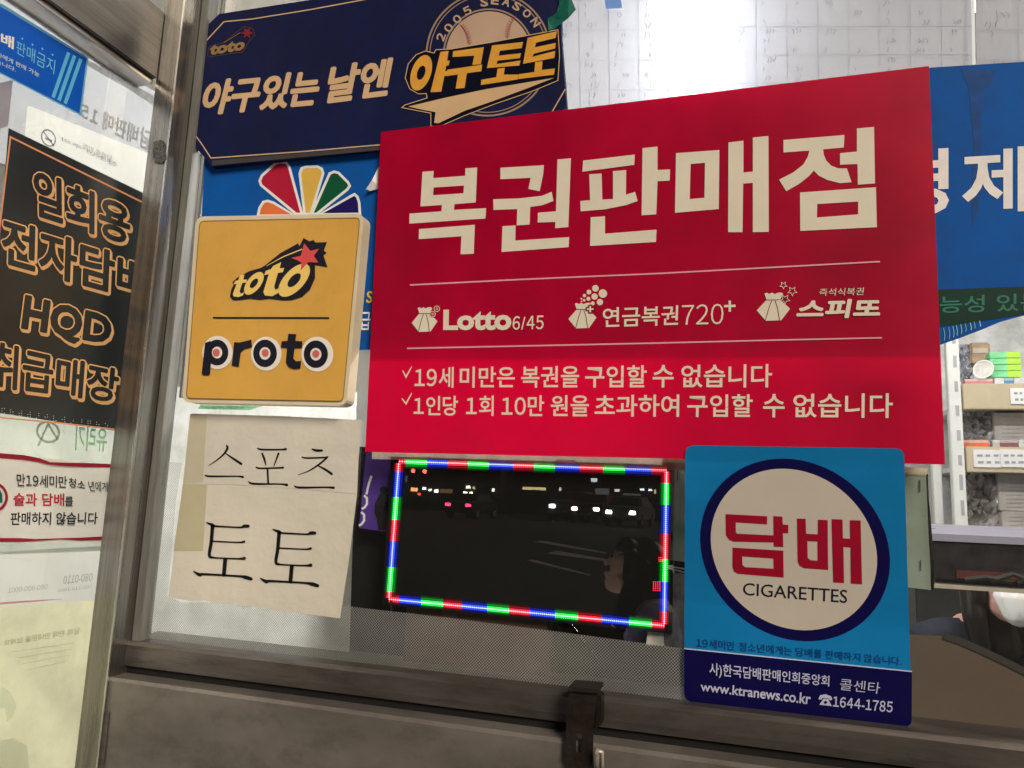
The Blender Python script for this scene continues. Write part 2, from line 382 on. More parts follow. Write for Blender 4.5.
# ================================================================== SETTING
asphalt = paint('asphalt', (.045, .043, .042), .75, .25, 3, raw=True, bump=.2, bscale=70)
struct('ground', MB().add([(-300, -300, -.008), (300, -300, -.008), (300, 300, -.008), (-300, 300, -.008)], [(0, 1, 2, 3)]), paint('ground_paving', (.10, .092, .085), .8, .2, 2, raw=True))
struct('road', MB().add([(-120, -80, -.004), (120, -80, -.004), (120, -4.2, -.004), (-120, -4.2, -.004)], [(0, 1, 2, 3)]), asphalt)
struct('pavement', MB().box((-60, -4.2, -.3), (60, -.2, 0.0)), paint('paving', (.16, .145, .13), .8, .2, 2.5, raw=True, bump=.1, bscale=30))
mk = MB()
for a_, b_, wd in (((538, 541), (606, 553), .12), ((552, 552), (606, 560), .16), ((530, 560), (590, 575), .06)):
    def gp_(u, v):
        r = ray(u, v); t = -CAM.z/r.z; p = CAM+r*t; return Vector((p.x, -p.y, .0))
    p0, p1 = gp_(*a_), gp_(*b_); n_ = Vector((0, 1, 0))*wd*4
    mk.add([p0-n_, p1-n_*.4, p1+n_*.4, p0+n_], [(0, 1, 2, 3)])
struct('road_marking', mk, paint('road_paint', (.55, .53, .48), .7, .2, 6, raw=True))

# shop shell
white_in = paint('interior_white', (.72, .72, .70), .6, .04, 4, raw=True)
struct('interior_floor', MB().box((-3.2, .02, .0), (2.6, 3.0, .02)), paint('interior_floor', (.3, .28, .25), .5, raw=True))
struct('interior_ceiling', MB().box((-3.2, .02, 2.85), (2.6, 3.0, 2.9)), white_in)
struct('interior_wall_back', MB().box((-3.2, 3.0, 0), (2.6, 3.08, 2.9)), white_in)
struct('interior_wall_right', MB().box((2.6, .02, 0), (2.68, 3.08, 2.9)), white_in)
struct('interior_wall_left', MB().box((-3.28, -.56, 0), (-3.2, 3.08, 2.9)), white_in)
struct('side_bay_ceiling', MB().box((-3.2, -.5, 2.85), (-1.06, .019, 2.9)), white_in)
struct('side_bay_wall', MB().box((-3.2, -.56, 0), (-1.06, -.5, 2.9)), white_in)

# corner post
pr = thing('corner_post', 'tall brushed steel corner post between side glass and sign window', 'post', (XL, YP, 0))
MB().box((XL, YP, 0), (XP, .02, 3.0)).build('post_column', steel, pr, bevel=.002)
MB().box((XP+.0005, -.022, 1.15), (XP+.016, .004, 3.0)).build('window_frame_strip', alu, pr, bevel=.001)
MB().box((XP-.0022, YP-.0014, 0), (XP+.0012, YP+.0008, 3.0)).build('edge_trim', paint('trim_steel', (.50, .50, .50), .25, .3, 5, metal=.9, raw=True), pr)
sc = Art(lambda u, v, o: (lambda r: CAM + r*((YP-.0018-CAM.y)/r.y))(ray(u, v)))
sc.poly(Z(0, 0, 3)([(462, 425), (485, 418), (497, 440), (499, 478), (485, 490), (465, 490), (458, 465)]), 0)
sc.build('glue_patch', paint('old_glue', (.10, .10, .10), .8, .9, 260, raw=True, bump=.6, bscale=300), pr)
# header beam over the side glass
bz = S(155, 93).z
hb = thing('header_beam', 'dark steel header beam above the side glass', 'beam', (XG, -.3, bz))
MB().box((XG-.02, -.6, bz+.004), (XL+.004, YP, bz+.135)).build('beam_body', steel_h, hb, bevel=.002)
MB().box((XG-.018, -.6, bz-.006), (XL-.004, YP, bz+.0035)).build('beam_lip', paint('lip_steel', (.5, .46, .42), .3, .2, 6, metal=.8, raw=True), hb, bevel=.001)
tp = thing('transom_panel', 'smudged grey metal panel above the header beam', 'panel', (XG, -.3, bz+.14))
MB().box((XG-.012, -.6, bz+.14), (XG+.004, YP+.001, bz+.80)).build('panel_sheet', paint('transom', (.30, .295, .28), .35, .55, 5, metal=.4, raw=True, bump=.15, bscale=6, grime=.8), tp)
# panes
pane = MB().add([(XP+.012, 0, 1.16), (1.15, 0, 1.16), (1.15, 0, 2.85), (XP+.012, 0, 2.85)], [(0, 1, 2, 3)])
wt = thing('shop_window', 'clear front window carrying the lottery and cigarette signs', 'window', (0, 0, 1.16))
pane.build('glass_pane', glass_front, wt)
MB().box((1.15, -.03, 0), (1.22, .03, 2.9)).build('window_jamb', alu, wt)
MB().box((XP+.012, -.02, 2.85), (1.15, .02, 2.92)).build('window_head', alu, wt)
st = thing('side_window', 'side glass left of the post, lit from behind', 'window', (XG, -.5, .3))
MB().add([(XG, -.56, .3), (XG, -.0, .3), (XG, -.0, bz), (XG, -.56, bz)], [(0, 1, 2, 3)]).build('glass_pane', glass_side, st)
MB().box((XG-.02, -.56, 0), (XG+.02, -.062, .3)).build('kick_panel', panel_steel, st)
# ledge + lower shutter panel
LZt = F(131, 641.5, .03).z; LZb = F(127, 667, .03).z; lx0 = F(121, 655, .03).x
lg = thing('window_ledge', 'worn metal ledge along the bottom of the sign window', 'ledge', (0, -.03, LZb))
prof = [(-.0301, LZb+.002), (-.031, LZb+.012), (-.029, LZt-.006), (-.025, LZt), (.06, LZt+.003), (.06, LZb)]
mb = MB(); mb.add([(x, p[0], p[1]) for x in (lx0, 1.2) for p in prof], [(0, 1, 2, 3, 4, 5), (11, 10, 9, 8, 7, 6)]+[(i, 6+i, 6+(i+1) % 6, (i+1) % 6) for i in range(6)])
mb.build('ledge_face', ledge_steel, lg)
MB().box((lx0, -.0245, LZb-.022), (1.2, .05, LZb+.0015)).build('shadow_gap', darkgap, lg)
PZ = F(300, 699, .058).z-.006; px0 = F(104, 700, .058).x
lp = thing('shutter_panel', 'wide dented steel panel below the window ledge', 'panel', (0, -.058, 0))
prof = [(-.058, 0.02), (-.058, PZ-.005), (-.055, PZ), (.05, PZ+.002), (.05, .02)]
mb = MB(); mb.add([(x, p[0], p[1]) for x in (px0, 1.2) for p in prof], [(0, 1, 2, 3, 4), (9, 8, 7, 6, 5)]+[(i, 5+i, 5+(i+1) % 5, (i+1) % 5) for i in range(5)])
mb.build('panel_face', panel_steel, lp)
mb = MB(); mb.box((px0-.012, -.052, .02), (px0-.0005, .02, PZ-.012)); mb.build('end_flange', ledge_steel, lp, bevel=.002)
mb = MB(); mb.box((px0+.004, -.0605, .02), (px0+.016, -.0585, PZ-.05)); mb.build('folded_seam', ledge_steel, lp, bevel=.0008)
struct('plinth', MB().box((-1.0, -.05, 0), (1.25, .02, .02)), darkgap)

# hasp on the ledge
h = Z(540, 670, 7.84)
hq = thing('hasp', 'dark brown steel hasp hanging over the window ledge', 'hasp', F(580, 725, .066))
slot = [(285, 495), (300, 485), (322, 490), (328, 505), (318, 640), (300, 648), (284, 635)]
strap = [(222, 130), (455, 150), (448, 200), (420, 470), (415, 700), (400, 760), (350, 800), (260, 800), (215, 755), (185, 690), (205, 440), (225, 250)]
a = Art(F); a.poly(h(strap), .066, [h(slot)]); a.build('strap', paint('rusty_brown', (.020, .015, .014), .5, .5, 30, metal=.3, raw=True, bump=.15, bscale=90), hq)
slab(F, h([(222, 130), (455, 150), (452, 185), (222, 165)]), .070, .03, INTO).build('hinge_knuckle', paint('rusty_brown2', (.026, .019, .018), .5, .4, 40, metal=.3, raw=True), hq)
slab(F, h([(448, 190), (480, 215), (478, 430), (430, 470)]), .058, .035, INTO).build('back_plate', paint('rusty_brown'
    , ()), hq)
slab(F, h([(375, 158), (300, 152), (298, 172), (372, 180)]), .0706, .0704, INTO).build('knuckle_slot', darkgap, hq)
sp_ = thing('staple', 'pale bent metal staple beside the hanging hasp', 'staple', F(600, 752, .06))
MB().tube([F(597, 775, .062), F(596.5, 756, .075), F(598, 750, .08), F(601, 752, .075), F(603, 776, .062)], .0038, 10).build('staple_loop', paint('galvanised', (.45, .40, .37), .4, .2, 30, metal=.4, raw=True), sp_, smooth=True)
MB().box(F(593, 790, .0632) - Vector((0, 0, 0)), F(607, 777, .0582)).build('staple_plate', paint('galvanised', ()), sp_)

# ================================================================== DIAMOND FILM on the lower window
fl = thing('dotted_film', 'frosted plastic film with diamond dots along the lower glass', 'film', F(400, 680, .0012))
ft = dotfilm('dotted_film')
zb = LZt-.002
a = Art(F)
def FB(u): p = F(u, 650, .0012); return Vector((p.x, -.0012, zb))
bt = [(146, 640), (168, 595), (180, 602), (345, 606), (450, 618), (560, 632), (665, 646), (760, 660), (908, 691)]
mb = MB(); vs = [F(u, v, .0012) for u, v in bt]; n = len(vs); mb.add(vs+[Vector((p.x, -.0012, zb)) for p in vs], [(i, i+1, n+i+1, n+i) for i in range(n-1)])
mb.build('lower_strip', ft, fl)
mb = MB(); q = [F(159, 461, .0013), F(182, 463, .0013), F(176, 500, .0013), F(171, 560, .0013), F(167.6, 596, .0013), F(145.6, 640, .0013), F(150, 560, .0013)]
mb.add(q, [(0, 1, 2, 6), (2, 3, 6), (3, 4, 5, 6)]); mb.build('side_strip', ft, fl)

# ================================================================== THINGS BEHIND THE GLASS (against it)
paperback = dict(rough=.8, spec=.2)
# light box board behind the paper sign
wb = thing('white_backing_board', 'pale translucent board behind the glass around the paper sign', 'board', F(250, 520, -.05))
Art(F).grid([(120, 385), (357, 392), (348, 700), (95, 690)], -.05).build('board_sheet', paint('lit_board', (.84, .86, .80), .7, .3, 14, raw=True, trans=.8), wb)
Art(F).poly([(200, 405), (262, 406), (250, 410), (198, 409)], -.049).build('green_patch', paint('green_patch', (.25, .6, .35), .7, .4, 40, raw=True, trans=.6), wb)  # green reflection painted onto the board as colour
db = thing('dark_backing_board', 'black board behind the scrolling light display', 'board', F(520, 560, -.075))
Art(F).grid([(338, 445), (692, 470), (692, 780), (325, 725)], -.075).build('board_sheet', paint('black_board', (.008, .008, .009), .7, .3, raw=True), db)  # black sheet painted in for the unlit interior
# green-white notice behind cigarette sticker
gp = thing('pale_green_notice', 'pale green stapled sheet behind the cigarette sticker', 'notice', F(800, 530, -.02))
Art(F).grid([(662, 461), (926, 474), (931, 590), (669, 560)], -.02).build('sheet', paint('green_sheet', (.27, .33, .28), .7, .15, 12, raw=True, trans=.3), gp)
Art(F).poly([(662, 455), (929, 468), (926, 476), (662, 464)], -.019).build('taped_edge', paint('tape_edge', (.62, .55, .42), .6, .2, 20, raw=True, trans=.5), gp)
for q in ([(919, 480), (920.5, 480), (920.5, 492), (919, 492)], [(920, 560), (921.3, 560), (921.3, 571), (920, 571)], [(677, 470), (678.2, 470), (678.2, 480), (677, 480)]):
    Art(F).poly(q, -.0185).build('staple', paint('staple_wire', (.08, .08, .08), .4, raw=True), gp)
ct = thing('pale_strip', 'beige strip above the light display under the red sign', 'strip', F(600, 462, -.018))
Art(F).poly([(372, 451), (700, 456), (700, 471), (540, 465.5), (455, 461), (372, 459)], -.018).build('strip_sheet', paint('beige_strip', (.5, .44, .36), .6, .25, 25, raw=True, trans=.5), ct)
Art(F).poly([(556, 459), (576, 460), (576, 464), (556, 463)], -.0175).build('white_label', paint('white_lbl', (.75, .75, .8), .6, .1, raw=True, trans=.4), ct)
cb = thing('black_cable', 'thin black cable hanging right of the pale green notice', 'cable', F(927, 530, -.03))
MB().tube([F(926, 474, -.03), F(927, 500, -.03), F(929, 520, -.03), F(931, 545, -.03), F(933, 566, -.03), F(932, 590, -.03)], .0022, 8).build('cable_run', paint('cable', (.012, .012, .012), .5, raw=True), cb, smooth=True)
MB().tube([F(925, 474, -.028), F(924, 500, -.028), F(927, 545, -.028), F(930, 585, -.028)], .0009, 6).build('white_edge', paint('cable_white', (.6, .6, .55), .5, raw=True), cb, smooth=True)
zt = thing('cable_tie', 'white cable tie right of the light display', 'cable tie', F(675, 569, -.02))
for k, (p, q) in enumerate((((668, 566), (690, 570)), ((668, 568), (690, 574)), ((672, 565), (674, 573)))):
    MB().tube([F(*p, -.012), F(*q, -.012)], .0011, 6).build('tie_band', paint('tie', (.7, .7, .68), .5, raw=True), zt)
sp2 = thing('grey_smeared_sheet', 'smeared grey sheet behind glass right of the light display', 'sheet', F(680, 600, -.03))
Art(F).grid([(669, 572), (700, 576), (700, 652), (664, 648)], -.03).build('sheet', paint('grey_sheet', (.24, .22, .2), .7, .6, 35, raw=True, trans=.3), sp2)  # mottled grey painted in place of reflections in the glass
Art(F).poly([(648, 629), (664, 630), (664, 646), (646, 645)], -.0295).build('white_scrap', paint('scrap', (.6, .6, .55), .7, .3, 40, raw=True), sp2)
# brown box behind, below the display
bb = thing('cardboard_box', 'brown cardboard box below the light display', 'box', F(480, 640, -.062))
p0 = F(404, 640, -.035); p1 = F(548, 611, -.035)
MB().box((p0.x, .035, LZb), (p1.x, .068, p1.z)).build('box_body', paint('cardboard', (76, 54, 42), .8, .2, 14), bb, bevel=.002)
MB().box((p0.x+.06, .0335, LZb), (p0.x+.085, .0348, p1.z-.003)).build('box_tape', paint('box_tape', (80, 58, 46), .4, .1), bb)
# purple poster
pp = thing('purple_poster', 'purple poster with black figure beside the light display', 'poster', F(372, 490, -.04))
Art(F).poly([(366, 453), (391, 454), (388, 532), (359, 528)], -.04).build('poster_sheet', paint('purple', (74, 46, 112), .5, .25), pp)
zz = Z(340, 430, 3.49)
a = Art(F); a.disc(zz([(153, 210)])[0], (4, 0), (0, 4.2), -.039); a.poly(zz([(138, 225), (150, 220), (168, 225), (172, 300), (160, 345), (135, 350), (128, 310), (120, 290), (122, 255)]), -.039)
a.build('figure_silhouette', paint('figure_black', (.012, .012, .015), .6, raw=True), pp)
a = Art(F)
for x, y in ((88, 250), (78, 308)): a.stroke(zz([(x-4, y-22), (x+6, y-12), (x+6, y+8), (x-2, y+20), (x-12, y+26)]), 2.2, -.039)
a.stroke(zz([(110, 160), (100, 190), (92, 225)]), 2.2, -.039)
a.build('white_marking', paint('white_print', (215, 205, 200), .5, .05), pp)

# ---- light display (scrolling sign) ----
led = thing('light_display', 'black scrolling display edged with red, green and blue lights', 'display', F(528, 545, -.02))
OFF = -.02
q = [(391.5, 454.5), (674.5, 463), (671.5, 634), (381.5, 604.5)]
def bil(q, a, b):
    TL, TR, BR, BL = [Vector(p) for p in q]; return (TL*(1-a)+TR*a)*(1-b)+(BL*(1-a)+BR*a)*b
slab(F, q, OFF, -.05, INTO).build('panel_body', paint('led_black', (.006, .006, .007), .55, .15, raw=True), led)
Lq = [(398.5, 461), (667, 469.5), (664.5, 626), (388.5, 599.5)]
CO = {'r': (1, .02, .05), 'g': (.02, .9, .08), 'b': (.03, .06, 1)}
CH = {'r': (1, .62, .58), 'g': (.66, 1, .75), 'b': (.62, .74, 1)}
NM = {'r': 'red', 'g': 'green', 'b': 'blue'}
def seg(p, q_, c, inn):                      # p, q_: end points in photo measure, inn: inward unit
    p = Vector(p); q_ = Vector(q_); inn = Vector(inn).normalized(); d = q_-p; ln = d.length; d.normalize()
    b = Art(F); b.poly([tuple(x) for x in (p-inn*1.9, q_-inn*1.9, q_+inn*2.9, p+inn*2.9)], OFF+.0006)
    s_ = b.build('light_segment', emit('led_lens_'+c, CO[c], .34), led); s_['label'] = NM[c]+' light segment'
    gw_ = Art(F); gw_.poly([tuple(x) for x in (p-inn*3.2, q_-inn*3.2, q_+inn*5.2, p+inn*5.2)], OFF+.0003); gw_.build('glow_bezel', emit('led_bezel_'+c, CO[c], .28), s_)  # dim emissive quads paint the blurred glow around the diodes
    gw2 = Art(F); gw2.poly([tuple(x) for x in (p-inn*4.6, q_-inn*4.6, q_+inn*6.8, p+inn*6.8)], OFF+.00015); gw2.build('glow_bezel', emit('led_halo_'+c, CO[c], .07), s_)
    h1 = Art(F); n = max(2, int(ln/1.9))
    for k in range(n):
        t = p+d*(ln*(k+.5)/n)
        for row, r in ((0, .9), (2.0, .7), (-1.5, .5)):
            cc = t+inn*row; h1.disc(cc, (r, 0), (0, r), OFF+.0012+abs(row)*.0002, n=6)
    h1.build('diode', emit('led_diode_'+c, CO[c], 5.0), s_)
    h2 = Art(F)
    for k in range(n): h2.disc(p+d*(ln*(k+.5)/n)+inn*.4, (.72, 0), (0, .72), OFF+.0019, n=6)
    h2.build('hot_core', emit('led_core_'+c, CH[c], 2.2), s_)
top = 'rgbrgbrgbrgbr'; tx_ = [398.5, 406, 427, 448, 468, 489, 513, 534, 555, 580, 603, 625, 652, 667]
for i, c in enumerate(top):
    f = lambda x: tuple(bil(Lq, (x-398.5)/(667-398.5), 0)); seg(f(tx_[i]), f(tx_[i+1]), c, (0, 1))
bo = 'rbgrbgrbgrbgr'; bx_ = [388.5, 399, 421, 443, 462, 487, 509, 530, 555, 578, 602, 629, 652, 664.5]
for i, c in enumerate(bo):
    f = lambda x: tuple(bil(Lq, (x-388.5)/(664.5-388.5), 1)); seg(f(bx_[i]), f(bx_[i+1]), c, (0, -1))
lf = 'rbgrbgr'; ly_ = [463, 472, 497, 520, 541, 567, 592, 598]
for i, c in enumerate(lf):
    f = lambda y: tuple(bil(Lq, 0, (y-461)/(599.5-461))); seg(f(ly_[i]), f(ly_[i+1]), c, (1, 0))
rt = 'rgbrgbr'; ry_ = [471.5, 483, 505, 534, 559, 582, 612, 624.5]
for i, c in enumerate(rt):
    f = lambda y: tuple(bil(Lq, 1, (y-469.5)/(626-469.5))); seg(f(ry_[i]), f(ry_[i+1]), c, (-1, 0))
a = Art(F)
for i in range(4):
    for j in range(5): a.disc((653.5+i*2.1, 582+j*2.1), (.7, 0), (0, .7), OFF+.0012, n=6)
for i in range(3):
    for j in range(3): a.disc((659+i*1.6, 557.5+j*1.8), (.6, 0), (0, .6), OFF+.0012, n=6)
a.build('stray_diodes', emit('led_stray', (1, .03, .05), 2.2), led)
MB().tube([F(391, 600, .012-.03), F(392, 622, -.018), F(392, 640, -.018)], .0016, 6).build('power_lead', paint('cable', ()), led)

# ---- handwritten chart sheets at the top ----
sheetm = paint('chart_paper', (.50, .49, .52), .8, .06, 6, raw=True, trans=.5, tcol=(.42, .42, .47), spec=.1)
penc = paint('pencil', (.47, .46, .51), .8, .1, raw=True, trans=.62)
def chart(label, quad, nx, ny, seed, dens, big=False, dp=0):
    t = thing('chart_sheet', label, 'paper', F(*quad[3], -.012)); rr = random.Random(seed)
    Art(F).grid(quad, -.012-dp, 12, 6, .0015).build('sheet', sheetm, t)
    a = Art(F)
    for i in range(1, nx): a.stroke([tuple(bil(quad, i/nx, 0)), tuple(bil(quad, i/nx, 1))], .55, -.0098-dp)
    for j in range(1, ny): a.stroke([tuple(bil(quad, 0, j/ny)), tuple(bil(quad, 1, j/ny))], .55, -.0098-dp)
    a.build('ruled_grid', penc, t)
    a = Art(F)
    for i in range(nx):
        for j in range(ny*3):
            if rr.random() > dens: continue
            c = bil(quad, (i+.45+rr.uniform(-.15, .15))/nx, (j+.5)/(ny*3)); x, y = c
            k = 2.6 if big else rr.uniform(1.2, 1.9)
            for w in range(rr.randint(1, 3)):
                o = x+w*3.2*k/1.6-4
                a.stroke([(o+rr.uniform(-1, 1)*k, y+rr.uniform(-2, -1)*k), (o+rr.uniform(0, 1.2)*k, y+rr.uniform(-.6, .3)*k), (o+rr.uniform(-1, .8)*k, y+rr.uniform(.8, 2)*k)], .75, -.0096-dp)
    a.build('handwriting', paint('pen_ink', (.36, .36, .42), .8, .3, 40, raw=True, trans=.6), t)
chart('white ruled sheet of dense handwriting right of the navy board', [(548, -30), (727, -30), (727, 150), (552, 150)], 6, 6, 3, .95)
chart('greyish ruled sheet of handwriting above the red sign', [(725.5, -30), (971, -30), (974, 140), (725.5, 140)], 8, 6, 5, .6, False, .004)
chart('ruled sheet with large scribbles at the top right corner', [(975, -30), (1060, -30), (1062, 90), (977, 90)], 2, 4, 9, .5, True)
wl_ = bpy.data.objects['chart_sheet.002']; Art(F).poly([(970.5, -30), (974, -30), (976, 90), (972.5, 90)], -.0085).build('lit_edge', paint('lit_paper_edge', (.85, .85, .85), .6, .02, raw=True, trans=.5, emis=(1, 1, 1), es=.35), wl_)  # glowing strip paints the glare in the gap between sheets
bt_ = thing('blue_tape', 'small blue tape piece at the top of the chart sheet', 'tape', F(612, 3, .002))
Art(F).poly([(604, -3), (621, -3), (622, 8), (606, 9)], .002).build('tape_strip', paint('blue_tape', (120, 150, 205), .5, .1, trans=.4), bt_)

# ---- fluorescent tube behind the chart sheet ----
tb = thing('fluorescent_tube', 'glowing upright fluorescent tube behind the chart sheets', 'lamp', F(697, 100, -.06))
p = F(697, 60, -.06)
MB().tube([(p.x, .06, 2.0), (p.x, .06, 2.75)], .013, 14).build('tube_glass', emit('tube_glow', (.90, .94, 1.0), 44), tb, smooth=True)
MB().tube([(p.x, .06, 1.96), (p.x, .06, 1.999)], .0145, 14).build('end_cap', alu, tb); MB().tube([(p.x, .06, 2.751), (p.x, .06, 2.79)], .0145, 14).build('end_cap', alu, tb)
MB().box((p.x-.02, .078, 1.95), (p.x+.02, .10, 2.80)).build('lamp_batten', white_in, tb)

# ---- blue banner behind the red sign ----
def F2(u, v, o): return F(u, v, o)
bn = thing('blue_banner', 'weathered blue banner stretched across the window behind the red sign', 'banner', F(640, 300, .004))
bluem = paint('banner_blue', (9, 74, 134), .65, .12, 7, spec=.12, grime=.25)
Zr = Z(900, 40, 2.477)
outline = [(206, 128), (380, 138), (560, 120), (700, 102), (900, 78), (931, 67.5), (1034, 61), (1040, 310), (1024, 315.5), (1000, 322), (981, 330), (960, 338), (940, 345), (640, 347), (362, 350), (195, 352)]
Art(F).poly(outline, .0035).build('banner_sheet', bluem, bn)
Art(F).poly([(700, 296), (939, 289.5), (1040, 286), (1040, 310), (1024, 314.5), (985, 320.5), (940, 326.6), (700, 333)], .0040).build('green_band', paint('banner_green', (5, 44, 33), .5, .2), bn)
Art(F).text('가능성 있는', [(915, 297.5), (1043, 292.5), (1043, 310.5), (915, 314)], .0044, .012).build('green_lettering', paint('green_print', (52, 108, 84), .6, .1), bn)
a = Art(F); a.text('경', [(884, 151), (949, 148), (949, 214), (884, 217)], .0041, .02); a.text('제', [(962, 150), (1027, 146), (1027, 211), (962, 214)], .0041, .02)
a.build('white_lettering', paint('banner_white', (222, 206, 190), .5, .1, 30), bn)
a = Art(F)
for k in range(9): x = 944+k*4.4+random.uniform(-1, 1); a.stroke([(x, 328-k*.9), (x+1.2, 335-k*1.2), (x+.6, 341-k*1.8)], random.uniform(.4, 1), .0042)
a.build('white_crease', paint('crease_white', (150, 190, 215), .6, .1), bn)
a = Art(F); a.poly(Zr([(150, 70), (235, 75), (228, 110), (200, 130), (200, 270), (196, 420), (180, 460), (176, 400), (182, 250), (170, 120)]), .0037); a.build('dark_stain', paint('banner_stain', (10, 62, 112), .6, .3, 40), bn)
zp = Z(170, 140, 2.743)
pet = {'red': ([(246, 112), (252, 98), (288, 65), (300, 60), (318, 62), (327, 74), (362, 203), (346, 203), (250, 124)], (162, 20, 42)),
       'yellow': ([(356, 92), (361, 78), (372, 74), (404, 73), (416, 79), (420, 92), (386, 203), (369, 203)], (204, 156, 64)),
       'green': ([(438, 92), (450, 87), (462, 90), (488, 116), (493, 126), (486, 136), (402, 203), (389, 203)], (6, 72, 40)),
       'purple': ([(496, 154), (506, 149), (514, 156), (519, 172), (521, 203), (412, 203)], (24, 16, 72)),
       'orange': ([(241, 208), (246, 186), (256, 170), (268, 167), (284, 172), (340, 206)], (204, 100, 52))}
for k, (pts, c) in pet.items():
    w = Art(F); w.stroke(zp(pts), 2.6, .0041, True); pe = Art(F).poly(zp(pts), .0039).build('fan_petal', paint('petal_'+k, c, .5, .06), bn); pe['label'] = k+' petal of the fan emblem'
    w.build('petal_outline', paint('white_print', ()), pe)
Art(F).text('S', [(367, 291), (373, 291), (372, 303), (366, 303)], .0041, .02).build('yellow_lettering', paint('banner_yellow', (205, 180, 60), .5), bn)
Art(F).text('급', [(361, 312), (371, 312), (370, 330), (360, 330)], .0041, .01).build('white_lettering', paint('banner_white', ()), bn)
tn = thing('torn_paper', 'curled white paper scrap at the left edge of the red sign', 'paper', F(374, 180, .012))
mb = MB(); mb.add([F(379, 166, .006), F(381, 188, .006), F(370, 191, .010), F(366, 189, .014), F(372, 180, .016)], [(0, 1, 2, 4), (2, 3, 4)]); mb.build('paper_scrap', paint('white_print', ()), tn)

gts = thing('trim_strip', 'dull grey metal strip between the corner post and the blue banner', 'trim', F(198, 300, -.012))
xa_ = XP+.0165; xb_ = F(207, 180, -.012).x
MB().box((xa_, .010, F(190, 398, -.012).z), (xb_, .014, 2.84)).build('strip_face', paint('strip_grey', (.17, .17, .165), .6, .3, 8, metal=.0, raw=True, stretch=(9, 9, .7)), gts, bevel=.001)
MB().box((xb_-.006, .006, F(190, 398, -.012).z), (xb_-.001, .0095, 2.84)).build('strip_lip', alu, gts)
# ---- navy season board ----
navy = paint('season_navy', (12, 18, 50), .6, .25, 8, spec=.2, grime=.2)
gold = paint('season_gold', (198, 156, 110), .45, .08); amber = paint('season_amber', (208, 142, 50), .45, .10, 30)
nb = thing('season_board', 'dark navy eight-sided board with gold baseball lettering', 'sign board', F(380, 80, .016))
brd = [(219, 14), (309, 0), (552, -38), (561, -20), (561, 35), (566.5, 105), (552, 131), (212, 166.5), (194, 145), (199.5, 33)]
slab(F, brd, .016, .005, INTO).build('board_panel', navy, nb)
B0 = .0164
zs = Z(190, 10, 4.876); ze = Z(390, 0, 5.39)
B1_ = gold
a = Art(F); a.stroke(zs([(42, 190), (165, 57), (300, 44), (575, 0), (900, -60), (1790, -215)]), 1.1, B0); a.build('border_line', gold, nb); a = Art(F); a.stroke(zs([(20, 602), (55, 650), (102, 722), (550, 690), (940, 656)]), 1.1, B0); a.build('border_line', gold, nb); a = Art(F)
a.stroke(ze([(875, 600), (945, 480)]), 1.1, B0); a.build('border_line', gold, nb)
Art(F).poly([(212, 165.5), (381, 150), (381, 146), (212, 160.5)], B0-.0002).build('lower_rim', paint('rim_grey', (62, 56, 52), .5, .15), nb)
a = Art(F); a.text('야구있는', zs([(88, 350), (645, 292), (608, 462), (46, 512)]), B0+.0002, .004, fat=1.25); a.text('날엔', zs([(694, 276), (990, 236), (956, 414), (658, 452)]), B0+.0002, .004, fat=1.25); a.build('gold_lettering', gold, nb)
# emblem
C0 = (530, 290)
ring = lambda r0, lay, mat, name, hole: Art(F).disc(ze([C0])[0], (r0/5.39, -.02*r0/5.39), (.0, r0/5.39), lay, hole, 72).build(name, mat, nb)
clipY = lambda: None
ring(338, B0, paint('ring_gold', (150, 118, 92), .5, .08), 'emblem_ring', .972)
ring(318, B0, paint('ring_gold', ()), 'emblem_ring', .985)
ring(245, B0, paint('ring_gold', ()), 'emblem_ring', .965)
bl = Art(F).disc(ze([C0])[0], (229/5.39, -.9), (0, 229/5.39), B0+.0001, n=60).build('baseball', paint('ball_leather', (178, 142, 112), .5, .08), nb)
a = Art(F)
for base in ([(388, 140), (412, 175), (424, 210), (430, 250)], [(668, 95), (645, 135), (634, 175), (632, 215)]):
    a.stroke(ze(base), .35, B0+.0005)
    for i in range(len(base)-1):
        for t in (0, .33, .66):
            x = base[i][0]*(1-t)+base[i+1][0]*t; y = base[i][1]*(1-t)+base[i+1][1]*t; a.stroke(ze([(x-13, y-9), (x, y), (x+13, y-11)]), .55, B0+.0005)
a.build('red_stitching', paint('stitch_red', (150, 50, 48), .6), bl)
a = Art(F)
for ch, (x, y) in zip('2005SEASON', [(274, 200), (316, 150), (362, 103), (416, 58), (508, 12), (566, 2), (628, 10), (684, 34), (738, 72), (784, 120)]):
    r = Vector((x-C0[0], y-C0[1])).normalized(); t = Vector((-r.y, r.x)); c = Vector((x, y)); hw, hh = (21, 23)
    a.text(ch, ze([tuple(c-t*hw+r*hh), tuple(c+t*hw+r*hh), tuple(c+t*hw-r*hh), tuple(c-t*hw-r*hh)]), B0+.0003, .03)
a.build('arched_lettering', paint('arch_gold', (178, 142, 108), .5, .06), nb)
plate = [(82, 420), (98, 345), (140, 295), (190, 275), (238, 286), (246, 268), (330, 264), (560, 225), (905, 160), (914, 300), (905, 434), (765, 492), (560, 562), (400, 624), (262, 684), (220, 678), (220, 610), (64, 580), (80, 566), (200, 528), (196, 504), (152, 506), (106, 478)]
a = Art(F).poly(ze(plate), B0+.0006); em = a.build('emblem_plate', paint('emblem_navy', (10, 11, 24), .4, .1), nb)
Art(F).stroke(ze(plate), .75, B0+.0008, True).build('plate_outline', gold, em)
a = Art(F); lay = B0+.001
oc = ze([(168, 392)])[0]
a.disc(oc, (58/5.39, -18/5.39), (12/5.39*-1, 94/5.39), lay, .40, 40)
